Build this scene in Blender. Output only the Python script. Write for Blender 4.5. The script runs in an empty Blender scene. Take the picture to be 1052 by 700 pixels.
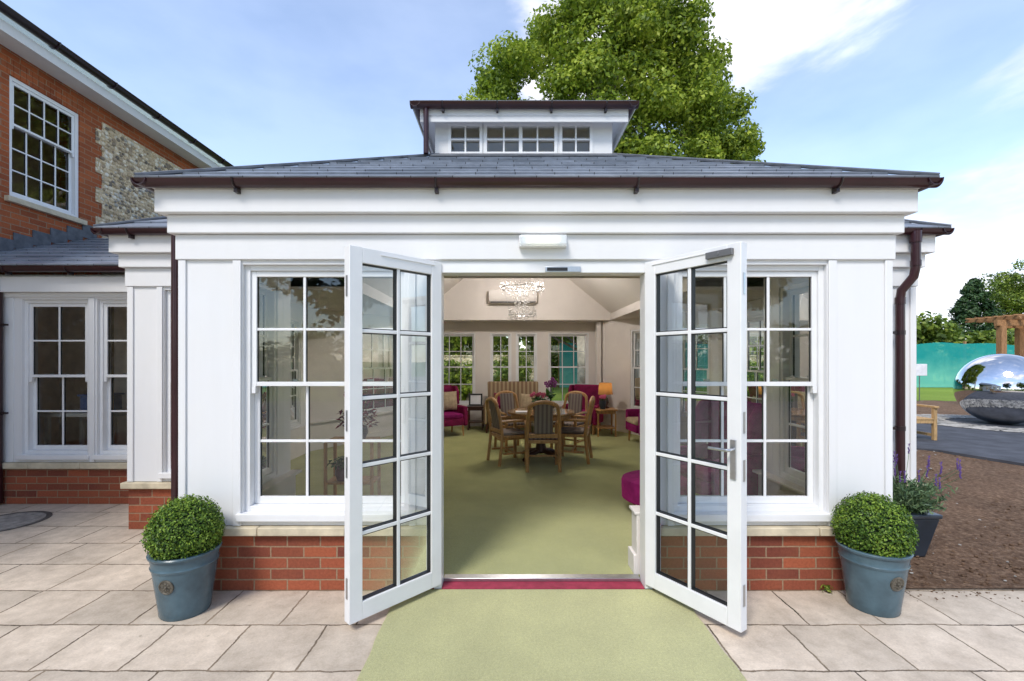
import bpy, math, random
import numpy as np
from mathutils import Matrix, Vector
R = math.radians
random.seed(7)
rng = np.random.default_rng(11)
scene = bpy.context.scene
COL = scene.collection

# ------------------------------------------------------------------ camera
CAMH = 1.571
cam_d = bpy.data.cameras.new("camera")
cam = bpy.data.objects.new("camera", cam_d); COL.objects.link(cam)
cam.location = (0, -3.1, CAMH); cam.rotation_euler = (R(90), 0, 0)
cam_d.sensor_width = 36; cam_d.lens = 16.0
cam_d.shift_x = 5/1052; cam_d.shift_y = 20/1052
cam_d.clip_start = 0.05; cam_d.clip_end = 2000
scene.camera = cam

# ------------------------------------------------------------------ light
SUN_DIR = Vector((-0.34, -0.62, 0.84)).normalized()      # from the ground towards the sun
elev = math.asin(SUN_DIR.z); azim = math.atan2(SUN_DIR.x, SUN_DIR.y)
world = bpy.data.worlds.new("World"); scene.world = world; world.use_nodes = True
def build_world():
    nt = world.node_tree; nt.nodes.clear(); N = nt.nodes.new; L = nt.links.new
    out = N('ShaderNodeOutputWorld'); bg = N('ShaderNodeBackground'); bg.inputs[1].default_value = 0.15
    sky = N('ShaderNodeTexSky'); sky.sky_type = 'NISHITA'; sky.sun_disc = False
    sky.sun_elevation = elev; sky.sun_rotation = azim
    sky.air_density = 1.0; sky.dust_density = 0.12; sky.ozone_density = 1.8
    tc = N('ShaderNodeTexCoord')
    mp = N('ShaderNodeMapping'); mp.inputs['Scale'].default_value = (1.0, 1.0, 2.3); mp.inputs['Location'].default_value = (.35, .2, .1)
    L(tc.outputs['Generated'], mp.inputs[0])
    n1 = N('ShaderNodeTexNoise'); n1.inputs['Scale'].default_value = 2.1; n1.inputs['Detail'].default_value = 9; n1.inputs['Roughness'].default_value = .56
    n1.inputs['Distortion'].default_value = .25
    L(mp.outputs[0], n1.inputs['Vector'])
    def lobe(d, lo, hi, amp):
        v = N('ShaderNodeVectorMath'); v.operation = 'DOT_PRODUCT'; v.inputs[1].default_value = Vector(d).normalized()
        L(tc.outputs['Generated'], v.inputs[0])
        m = N('ShaderNodeMapRange'); m.interpolation_type = 'SMOOTHSTEP'
        m.inputs[1].default_value = lo; m.inputs[2].default_value = hi; m.inputs[3].default_value = 0; m.inputs[4].default_value = amp
        L(v.outputs['Value'], m.inputs[0]); return m.outputs[0]
    acc = n1.outputs['Fac']
    for d, lo, hi, a in (((185, 467, 440), .90, .995, .23), ((440, 467, 330), .95, .998, .12), ((540, 467, 70), .88, .99, .22), ((-300, 467, 190), .86, .98, -.10), ((290, 467, 215), .94, .99, -.12), ((430, 467, 230), .95, .995, -.08),
                         ((-330, 467, 420), .8, .97, -.22), ((.2, -1, .5), .3, .9, .10)):
        s = N('ShaderNodeMath'); s.operation = 'ADD'; L(acc, s.inputs[0]); L(lobe(d, lo, hi, a), s.inputs[1]); acc = s.outputs[0]
    ramp = N('ShaderNodeMapRange'); ramp.interpolation_type = 'SMOOTHSTEP'
    ramp.inputs[1].default_value = .55; ramp.inputs[2].default_value = .73; ramp.inputs[3].default_value = .15; ramp.inputs[4].default_value = .95
    L(acc, ramp.inputs[0])
    mix = N('ShaderNodeMix'); mix.data_type = 'RGBA'; L(ramp.outputs[0], mix.inputs[0]); L(sky.outputs[0], mix.inputs[6])
    n2 = N('ShaderNodeTexNoise'); n2.inputs['Scale'].default_value = 4.5; n2.inputs['Detail'].default_value = 7; L(mp.outputs[0], n2.inputs['Vector'])
    cr = N('ShaderNodeMapRange'); cr.inputs[1].default_value = .35; cr.inputs[2].default_value = .65; cr.inputs[3].default_value = 3.3; cr.inputs[4].default_value = 5.6; L(n2.outputs['Fac'], cr.inputs[0])
    cc = N('ShaderNodeCombineColor'); cm = N('ShaderNodeMath'); cm.operation = 'ADD'; cm.inputs[1].default_value = .4
    L(cr.outputs[0], cm.inputs[0]); L(cr.outputs[0], cc.inputs[0]); L(cr.outputs[0], cc.inputs[1]); L(cm.outputs[0], cc.inputs[2]); L(cc.outputs[0], mix.inputs[7])
    L(mix.outputs[2], bg.inputs[0]); L(bg.outputs[0], out.inputs[0])
build_world()
sun_d = bpy.data.lights.new("sun", 'SUN'); sun_d.energy = 1.6; sun_d.angle = R(18); sun_d.color = (1, .95, .87)
sun = bpy.data.objects.new("sun", sun_d); COL.objects.link(sun)
sun.rotation_euler = (-SUN_DIR).to_track_quat('-Z', 'Y').to_euler()
sun.location = (-10, -20, 30)
scene.view_settings.view_transform = 'Standard'; scene.view_settings.look = 'None'
scene.view_settings.gamma = 1; scene.view_settings.use_curve_mapping = False
scene.view_settings.exposure = 1.04
cy = scene.cycles
cy.max_bounces = 9; cy.diffuse_bounces = 5; cy.glossy_bounces = 4; cy.transparent_max_bounces = 24; cy.transmission_bounces = 6
cy.use_denoising = True; cy.sample_clamp_indirect = 6; cy.caustics_reflective = False; cy.caustics_refractive = False

# ------------------------------------------------------------------ materials
class Mat:
    def __init__(s, name):
        s.m = bpy.data.materials.new(name); s.m.use_nodes = True
        s.nt = s.m.node_tree; s.b = s.nt.nodes['Principled BSDF']; s.out = s.nt.nodes['Material Output']
        s.tc = s.nt.nodes.new('ShaderNodeTexCoord').outputs['Object']
    def n(s, t, **kw):
        nd = s.nt.nodes.new(t)
        for k, v in kw.items():
            if k.startswith('i_'):
                key = k[2:].replace('_', ' ')
                nd.inputs[key].default_value = v
            else: setattr(nd, k, v)
        return nd
    def l(s, a, b): s.nt.links.new(a, b); return s
    def noise(s, scale, detail=4, rough=.55, vec=None, dist=0):
        nd = s.n('ShaderNodeTexNoise', i_Scale=scale, i_Detail=detail, i_Roughness=rough, i_Distortion=dist)
        s.l(vec or s.tc, nd.inputs['Vector']); return nd.outputs['Fac']
    def ramp(s, fac, stops):
        nd = s.n('ShaderNodeValToRGB'); e = nd.color_ramp.elements
        while len(e) < len(stops): e.new(.5)
        for el, (p, c) in zip(e, stops): el.position = p; el.color = (*c, 1) if len(c) == 3 else c
        s.l(fac, nd.inputs[0]); return nd.outputs[0]
    def mix(s, fac, a, b, mode='MIX'):
        nd = s.n('ShaderNodeMix', data_type='RGBA', blend_type=mode)
        for sock, v in ((nd.inputs[0], fac), (nd.inputs[6], a), (nd.inputs[7], b)):
            if hasattr(v, 'links'): s.l(v, sock)
            elif isinstance(v, (int, float)): sock.default_value = v
            else: sock.default_value = (*v, 1)
        return nd.outputs[2]
    def math(s, op, a, b=0):
        nd = s.n('ShaderNodeMath', operation=op)
        for i, v in enumerate((a, b)):
            if hasattr(v, 'links'): s.l(v, nd.inputs[i])
            else: nd.inputs[i].default_value = v
        return nd.outputs[0]
    def bump(s, h, strength=.3, dist=.01):
        nd = s.n('ShaderNodeBump', i_Strength=strength, i_Distance=dist); s.l(h, nd.inputs['Height']); s.l(nd.outputs[0], s.b.inputs['Normal']); return s
    def base(s, c, rough=.6, spec=.5, metal=0):
        if hasattr(c, 'links'): s.l(c, s.b.inputs['Base Color'])
        else: s.b.inputs['Base Color'].default_value = (*c, 1)
        s.b.inputs['Roughness'].default_value = rough; s.b.inputs['Specular IOR Level'].default_value = spec; s.b.inputs['Metallic'].default_value = metal
        return s

def simple(name, c, rough=.5, spec=.5, metal=0, var=.08, scale=6, bump=0, bscale=60):
    m = Mat(name)
    f = m.noise(scale, 5)
    c2 = tuple(x*(1-var*2) for x in c); c1 = tuple(min(1, x*(1+var)) for x in c)
    m.base(m.ramp(f, [(.3, c2), (.7, c1)]), rough, spec, metal)
    if bump: m.bump(m.noise(bscale, 4), bump, .005)
    return m.m

def brick_mat(name, k1=(.38, .10, .05), k2=(.14, .038, .03), k3=(.34, .11, .05)):
    m = Mat(name)
    sp = m.n('ShaderNodeSeparateXYZ'); m.l(m.tc, sp.inputs[0])
    cb = m.n('ShaderNodeCombineXYZ'); m.l(m.math('ADD', sp.outputs[0], sp.outputs[1]), cb.inputs[0]); m.l(sp.outputs[2], cb.inputs[1])
    # slight warp so that courses are not ruler straight
    w = m.noise(9, 2); off = m.math('MULTIPLY', m.math('SUBTRACT', w, .5), .008)
    av = m.n('ShaderNodeVectorMath', operation='ADD'); m.l(cb.outputs[0], av.inputs[0]); m.l(off, av.inputs[1])
    b = m.n('ShaderNodeTexBrick', offset=.5, i_Scale=1.0, i_Mortar_Size=.0055, i_Mortar_Smooth=.25, i_Bias=-.1, i_Brick_Width=.225, i_Row_Height=.075)
    m.l(av.outputs[0], b.inputs['Vector'])
    b.inputs['Color1'].default_value = (*k1, 1); b.inputs['Color2'].default_value = (*k2, 1); b.inputs['Mortar'].default_value = (.36, .25, .16, 1)
    n1 = m.noise(3.5, 5); n2 = m.noise(55, 5, .7)
    c = m.mix(m.ramp(n1, [(.3, (0, 0, 0)), (.75, (1, 1, 1))]), b.outputs['Color'], k3, 'MIX')
    c = m.mix(.45, b.outputs['Color'], c)
    c = m.mix(m.math('MULTIPLY', b.outputs['Fac'], m.ramp(m.noise(6, 5, .7), [(.3, (.35, .35, .35)), (.65, (1, 1, 1))])), c, (.32, .22, .14))
    c = m.mix(m.ramp(m.noise(8, 6, .75), [(.6, (0, 0, 0)), (.8, (.4, .4, .4))]), c, (.36, .24, .17))
    c = m.mix(.55, c, m.ramp(n2, [(.25, (.42, .42, .42)), (.7, (1.15, 1.15, 1.15))]), 'MULTIPLY')
    m.base(c, .82, .25)
    h = m.math('ADD', m.math('MULTIPLY', b.outputs['Fac'], -1.0), m.math('MULTIPLY', n2, .35))
    m.bump(h, .7, .006)
    return m.m

def paint_white(name, c=(.76, .76, .775)):
    m = Mat(name)
    st = m.n('ShaderNodeMapping'); st.inputs['Scale'].default_value = (7, 7, .8); m.l(m.tc, st.inputs[0])
    f = m.noise(1.6, 6, .6, st.outputs[0]); g = m.noise(2.2, 5)
    a = m.mix(m.ramp(f, [(.35, (0, 0, 0)), (.8, (1, 1, 1))]), c, tuple(x*.97 for x in c))
    a = m.mix(m.ramp(g, [(.4, (0, 0, 0)), (.9, (1, 1, 1))]), a, (c[0]*.975, c[1]*.965, c[2]*.94))
    m.base(a, .42, .4); m.bump(m.noise(140, 3), .06, .002)
    return m.m

def glass_mat(name, tint=(.93, .96, .95), gain=1.6):
    m = Mat(name)
    fr = m.n('ShaderNodeFresnel', i_IOR=1.5)
    tr = m.n('ShaderNodeBsdfTransparent'); tr.inputs[0].default_value = (*tint, 1)
    gl = m.n('ShaderNodeBsdfGlossy', i_Roughness=.0); gl.inputs[0].default_value = (.95, .98, 1, 1)
    wv = m.noise(1.3, 2); bp = m.n('ShaderNodeBump', i_Strength=.05, i_Distance=.02); m.l(wv, bp.inputs['Height']); m.l(bp.outputs[0], gl.inputs['Normal'])
    mx = m.n('ShaderNodeMixShader'); mm = m.math('MINIMUM', m.math('MULTIPLY', fr.outputs[0], gain), .95)
    m.l(mm, mx.inputs[0]); m.l(tr.outputs[0], mx.inputs[1]); m.l(gl.outputs[0], mx.inputs[2]); m.l(mx.outputs[0], m.out.inputs['Surface'])
    return m.m

def paving_mat():
    m = Mat('paving_slabs')
    w = m.noise(3, 6, .75); off = m.math('MULTIPLY', m.math('SUBTRACT', w, .5), .05)
    av = m.n('ShaderNodeVectorMath', operation='ADD'); m.l(m.tc, av.inputs[0]); m.l(off, av.inputs[1])
    b = m.n('ShaderNodeTexBrick', offset=.37, offset_frequency=2, squash=1.3, squash_frequency=3, i_Scale=1, i_Mortar_Size=.007, i_Mortar_Smooth=.6, i_Bias=0, i_Brick_Width=.45, i_Row_Height=.4)
    m.l(av.outputs[0], b.inputs['Vector'])
    b.inputs['Color1'].default_value = (.68, .58, .475, 1); b.inputs['Color2'].default_value = (.55, .475, .39, 1)
    n1 = m.noise(2.2, 6, .6); n2 = m.noise(90, 5, .75); n3 = m.noise(11, 6, .65)
    c = m.mix(.75, b.outputs['Color'], m.ramp(n1, [(.3, (.66, .64, .62)), (.7, (1.18, 1.16, 1.14))]), 'MULTIPLY')
    c = m.mix(.5, c, m.ramp(n3, [(.3, (.66, .63, .59)), (.6, (1.1, 1.1, 1.1))]), 'MULTIPLY')
    c = m.mix(.45, c, m.ramp(n2, [(.25, (.55, .55, .55)), (.75, (1.25, 1.25, 1.25))]), 'MULTIPLY')
    jf = m.math('MULTIPLY', b.outputs['Fac'], m.ramp(m.noise(2.6, 4), [(.34, (.12, .12, .12)), (.64, (.9, .9, .9))]))
    c = m.mix(jf, c, (.34, .26, .18))
    c = m.mix(m.ramp(m.noise(5.5, 7, .75), [(.60, (0, 0, 0)), (.74, (.45, .45, .45))]), c, (.30, .22, .14))
    # mossy stain spots and small debris
    sp = m.noise(19, 3, .5); c = m.mix(m.ramp(sp, [(.70, (0, 0, 0)), (.78, (.5, .5, .5))]), c, (.16, .13, .08))
    m.base(c, .8, .3)
    m.bump(m.math('ADD', m.math('MULTIPLY', b.outputs['Fac'], -.45), m.math('MULTIPLY', n2, .35)), .5, .008)
    return m.m

def carpet_mat(name, c):
    m = Mat(name)
    n1 = m.noise(1.7, 5, .6); n2 = m.noise(260, 2, .8); n3 = m.noise(70, 5, .8)
    a = m.ramp(n1, [(.3, tuple(x*.84 for x in c)), (.7, tuple(x*1.1 for x in c))])
    a = m.mix(.6, a, m.ramp(n2, [(.3, (.55, .55, .5)), (.7, (1.35, 1.35, 1.3))]), 'MULTIPLY')
    a = m.mix(.55, a, m.ramp(n3, [(.3, (.7, .7, .65)), (.7, (1.2, 1.2, 1.2))]), 'MULTIPLY')
    m.base(a, .95, .1); m.b.inputs['Sheen Weight'].default_value = .25
    m.bump(m.math('ADD', n2, n3), .9, .008); return m.m

def soil_mat():
    m = Mat('soil'); n1 = m.noise(1.5, 6, .6); n2 = m.noise(26, 7, .75); n3 = m.noise(120, 3, .6)
    a = m.ramp(n2, [(.33, (.085, .050, .032)), (.5, (.20, .125, .082)), (.68, (.38, .265, .18))])
    a = m.mix(.6, a, m.ramp(n1, [(.3, (.7, .68, .65)), (.7, (1.25, 1.2, 1.15))]), 'MULTIPLY')
    a = m.mix(m.ramp(n3, [(.73, (0, 0, 0)), (.77, (.8, .8, .8))]), a, (.42, .36, .28))
    m.base(a, .95, .15); m.bump(n2, 1, .05); return m.m

def lawn_mat():
    m = Mat('lawn'); n1 = m.noise(.25, 5, .6); n2 = m.noise(20, 5, .7)
    a = m.ramp(n1, [(.3, (.16, .24, .03)), (.7, (.25, .33, .055))])
    a = m.mix(.6, a, m.ramp(n2, [(.3, (.55, .6, .5)), (.7, (1.3, 1.3, 1.2))]), 'MULTIPLY')
    m.base(a, .9, .2); m.bump(n2, .8, .05); return m.m

def slate_mat():
    m = Mat('roof_slate')
    sp = m.n('ShaderNodeSeparateXYZ'); m.l(m.tc, sp.inputs[0])
    cb = m.n('ShaderNodeCombineXYZ'); m.l(m.math('ADD', sp.outputs[0], m.math('MULTIPLY', sp.outputs[1], .0)), cb.inputs[0]); m.l(sp.outputs[1], cb.inputs[1])
    b = m.n('ShaderNodeTexBrick', offset=.5, i_Scale=1, i_Mortar_Size=.003, i_Bias=0, i_Brick_Width=.27, i_Row_Height=.2)
    m.l(cb.outputs[0], b.inputs['Vector'])
    b.inputs['Color1'].default_value = (.30, .33, .39, 1); b.inputs['Color2'].default_value = (.19, .215, .26, 1); b.inputs['Mortar'].default_value = (.03, .03, .035, 1)
    c = m.mix(.5, b.outputs['Color'], m.ramp(m.noise(14, 5), [(.3, (.7, .7, .7)), (.7, (1.3, 1.3, 1.3))]), 'MULTIPLY')
    m.base(c, .30, .7); m.bump(m.noise(60, 4), .25, .004); return m.m

def flint_mat():
    m = Mat('flint_stones')
    v = m.n('ShaderNodeTexVoronoi', feature='F1', i_Scale=15.0, i_Randomness=1.0); m.l(m.tc, v.inputs['Vector'])
    e = m.n('ShaderNodeTexVoronoi', feature='DISTANCE_TO_EDGE', i_Scale=15.0, i_Randomness=1.0); m.l(m.tc, e.inputs['Vector'])
    col = m.ramp(m.n('ShaderNodeSeparateXYZ').outputs[0], [(0, (0, 0, 0)), (1, (1, 1, 1))]) if False else None
    s = m.n('ShaderNodeSeparateColor'); m.l(v.outputs['Color'], s.inputs[0])
    c = m.ramp(s.outputs[0], [(0, (.22, .18, .14)), (.25, (.56, .45, .31)), (.6, (.78, .66, .48)), (.85, (.88, .82, .70)), (1, (.28, .26, .24))])
    edge = m.ramp(e.outputs['Distance'], [(.05, (1, 1, 1)), (.16, (0, 0, 0))])
    c = m.mix(edge, c, (.62, .47, .29))
    c = m.mix(.5, c, m.ramp(m.noise(45, 5, .7), [(.3, (.6, .6, .6)), (.7, (1.2, 1.2, 1.2))]), 'MULTIPLY')
    m.base(c, .8, .3)
    m.bump(m.math('SUBTRACT', m.math('MINIMUM', e.outputs['Distance'], .25), 0), 1, .05); return m.m

def leaf_mat(name, dark, mid, light, scale=1.2, trans=.35):
    m = Mat(name)
    g = m.n('ShaderNodeNewGeometry')
    n = m.noise(scale, 3)
    f = m.math('ADD', m.math('MULTIPLY', n, .9), m.math('MULTIPLY', m.math('SUBTRACT', g.outputs['Random Per Island'], .5), .5))
    c = m.ramp(f, [(.22, dark), (.48, mid), (.75, light)])
    m.base(c, .5, .35)
    t = m.n('ShaderNodeBsdfTranslucent'); m.l(c, t.inputs[0]); mx = m.n('ShaderNodeMixShader'); mx.inputs[0].default_value = trans
    m.l(m.b.outputs[0], mx.inputs[1]); m.l(t.outputs[0], mx.inputs[2]); m.l(mx.outputs[0], m.out.inputs['Surface'])
    return m.m

def wood_mat(name, c, rough=.4):
    m = Mat(name)
    mp = m.n('ShaderNodeMapping'); mp.inputs['Scale'].default_value = (14, 14, 2); m.l(m.tc, mp.inputs[0])
    f = m.noise(3, 6, .6, mp.outputs[0], .6)
    m.base(m.ramp(f, [(.3, tuple(x*.6 for x in c)), (.7, tuple(x*1.2 for x in c))]), rough, .4); m.bump(f, .1, .003); return m.m

def stripe_mat(name, a, b, freq, axis=0, rough=.9):
    m = Mat(name); sp = m.n('ShaderNodeSeparateXYZ'); m.l(m.tc, sp.inputs[0])
    f = m.math('SINE', m.math('MULTIPLY', sp.outputs[axis], freq*6.2832))
    f = m.math('ADD', m.math('MULTIPLY', f, .5), .5)
    m.base(m.ramp(f, [(.3, a), (.6, b)]), rough, .2); m.bump(m.noise(200, 2), .3, .003); return m.m

def velvet(name, c):
    m = Mat(name); f = m.noise(14, 4)
    m.base(m.ramp(f, [(.3, tuple(x*.7 for x in c)), (.7, tuple(x*1.2 for x in c))]), .85, .2)
    m.b.inputs['Sheen Weight'].default_value = .6; m.b.inputs['Sheen Tint'].default_value = (*[min(1, x*2) for x in c], 1)
    m.bump(m.noise(150, 2), .2, .003); return m.m

def emit(name, c, s):
    m = Mat(name); m.base((.8, .8, .8), .3); m.b.inputs['Emission Color'].default_value = (*c, 1); m.b.inputs['Emission Strength'].default_value = s; return m.m

M = dict(
    white=paint_white('white_timber_paint'), upvc=simple('white_window_paint', (.79, .79, .80), .28, .5, var=.02),
    brick=brick_mat('red_brick'), slate=slate_mat(), flint=flint_mat(), brick_orange=brick_mat('orange_brick', (.42, .11, .04), (.24, .058, .025), (.46, .14, .05)),  # house wall: same brick, with warm sunlight put into its colour
    stone=simple('cream_stone', (.60, .52, .38), .8, .2, var=.12, scale=9, bump=.3, bscale=90),
    pipe=simple('maroon_gutter_plastic', (.034, .009, .012), .28, .5, var=.12, scale=4),
    pipe_dark=simple('dark_gutter_plastic', (.018, .008, .011), .3, .5, var=.1),
    lead=simple('lead_flashing', (.11, .12, .14), .5, .4, var=.2, scale=12),
    soffit=simple('white_soffit', (.74, .73, .71), .6, .3, var=.04, scale=3),
    glass=glass_mat('window_glass'), seal=simple('black_seal', (.012, .014, .016), .5),
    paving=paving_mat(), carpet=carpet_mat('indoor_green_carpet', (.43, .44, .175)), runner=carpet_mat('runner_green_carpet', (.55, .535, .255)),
    red=simple('red_rubber_strip', (.32, .035, .07), .7, .3, var=.15, scale=20), metal=simple('brushed_metal', (.55, .56, .58), .35, .5, 1, var=.05, scale=30),
    grey=simple('grey_metal_plate', (.22, .22, .23), .4, .5, .6, var=.1), black=simple('black_plastic', (.015, .015, .017), .4),
    inwall=simple('inside_wall_paint', (.72, .67, .635), .8, .2, var=.03, scale=2), inceil=simple('inside_ceiling_paint', (.76, .72, .68), .9, .2, var=.02, scale=1),
    intrim=simple('inside_trim_paint', (.72, .68, .65), .5, .4, var=.02),
    soil=soil_mat(), lawn=lawn_mat(), asphalt=simple('asphalt', (.075, .078, .092), .85, .3, var=.2, scale=3, bump=.6, bscale=150),
    pebble=simple('pale_pebbles', (.36, .34, .31), .7, .3, var=.35, scale=5),
    mirror=simple('polished_steel', (.66, .67, .69), .03, .5, 1, var=.01, scale=1),
    pot=simple('blue_glazed_pot', (.070, .120, .150), .26, .5, var=.16, scale=7, bump=.05, bscale=20), medal=simple('bronze_medallion', (.13, .115, .09), .5, .4, .2, var=.35, scale=40, bump=.5, bscale=90),
    darkpot=simple('dark_blue_planter', (.025, .035, .05), .3, .5, var=.15),
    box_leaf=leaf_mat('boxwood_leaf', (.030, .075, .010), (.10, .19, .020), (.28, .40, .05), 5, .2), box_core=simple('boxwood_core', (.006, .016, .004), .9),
    tree_leaf=leaf_mat('maple_leaf', (.085, .14, .014), (.25, .34, .03), (.52, .58, .085), .55, .45), bark=simple('grey_bark', (.16, .13, .10), .9, .2, var=.4, scale=5, bump=1, bscale=14),
    conifer=leaf_mat('conifer_needles', (.012, .035, .012), (.03, .07, .02), (.06, .11, .03), .6, .1), hedge=leaf_mat('hedge_leaf', (.05, .09, .012), (.15, .22, .028), (.32, .38, .06), .5, .35),
    lav=leaf_mat('lavender_leaf', (.05, .10, .05), (.11, .18, .08), (.2, .28, .13), 8, .2), purple=simple('lavender_bloom', (.09, .045, .19), .8),
    net=None, oak=wood_mat('light_oak', (.46, .25, .095)), darkwood=wood_mat('dark_wood', (.075, .03, .018)), teak=wood_mat('teak_garden_wood', (.52, .33, .15), .7),
    cedar=wood_mat('pergola_timber', (.36, .19, .085), .8),
    magenta=velvet('magenta_velvet', (.21, .009, .10)), plum=velvet('plum_velvet', (.17, .008, .055)), beige=velvet('beige_cloth', (.42, .33, .22)),
    stripe=stripe_mat('striped_chair_cloth', (.15, .12, .11), (.25, .21, .185), 16), sofa_stripe=stripe_mat('striped_settee_cloth', (.36, .28, .17), (.20, .13, .085), 11),
    paper=simple('white_paper', (.82, .83, .86), .5), shade=None, crystal=None, orchid=simple('purple_orchid', (.30, .06, .26), .6), pink=simple('pink_petals', (.62, .10, .22), .6),
    plant=leaf_mat('houseplant_leaf', (.012, .05, .012), (.03, .11, .02), (.07, .18, .04), 8, .2), redleaf=leaf_mat('dark_red_leaf', (.06, .004, .012), (.16, .01, .03), (.30, .03, .06), 8, .2),
    curtain=simple('ochre_curtain', (.42, .27, .10), .9, .1, var=.1), bluebox=simple('blue_crate', (.05, .12, .35), .5), roomdark=simple('dim_room_paint', (.78, .62, .48), .9),
    rusty=simple('iron_manhole', (.13, .12, .11), .7, .4, .3, var=.3, scale=12, bump=.6, bscale=50),
)
def net_mat():
    m = Mat('green_netting'); sp = m.n('ShaderNodeSeparateXYZ'); m.l(m.tc, sp.inputs[0])
    a = m.mix(m.ramp(m.math('ADD', m.math('MULTIPLY', sp.outputs[2], .4), m.math('SUBTRACT', m.noise(.7, 4), .5)), [(.25, (1, 1, 1)), (.75, (0, 0, 0))]), (.015, .33, .33), (.16, .56, .46))
    m.base(a, .7, .2); t = m.n('ShaderNodeBsdfTransparent'); mx = m.n('ShaderNodeMixShader'); mx.inputs[0].default_value = .22
    m.l(m.b.outputs[0], mx.inputs[1]); m.l(t.outputs[0], mx.inputs[2]); m.l(mx.outputs[0], m.out.inputs['Surface']); return m.m
M['net'] = net_mat()
def shade_mat():
    m = Mat('amber_lampshade'); m.base((.26, .14, .05), .8)
    t = m.n('ShaderNodeBsdfTranslucent'); t.inputs[0].default_value = (.45, .25, .09, 1); mx = m.n('ShaderNodeMixShader'); mx.inputs[0].default_value = .4
    m.l(m.b.outputs[0], mx.inputs[1]); m.l(t.outputs[0], mx.inputs[2]); m.l(mx.outputs[0], m.out.inputs['Surface']); return m.m
M['shade'] = shade_mat()
def crystal_mat():
    m = Mat('crystal'); gl = m.n('ShaderNodeBsdfGlossy', i_Roughness=.3); tr = m.n('ShaderNodeBsdfDiffuse'); tr.inputs[0].default_value = (.62, .6, .58, 1); mx = m.n('ShaderNodeMixShader'); mx.inputs[0].default_value = .3
    m.l(tr.outputs[0], mx.inputs[1]); m.l(gl.outputs[0], mx.inputs[2]); m.l(mx.outputs[0], m.out.inputs['Surface']); return m.m
M['crystal'] = crystal_mat()
def acrylic_mat():
    m = Mat('frosted_acrylic'); m.base((.75, .80, .84), .15); tr = m.n('ShaderNodeBsdfTransparent'); mx = m.n('ShaderNodeMixShader'); mx.inputs[0].default_value = .6
    m.l(m.b.outputs[0], mx.inputs[1]); m.l(tr.outputs[0], mx.inputs[2]); m.l(mx.outputs[0], m.out.inputs['Surface']); return m.m
M['acrylic'] = acrylic_mat()

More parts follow.
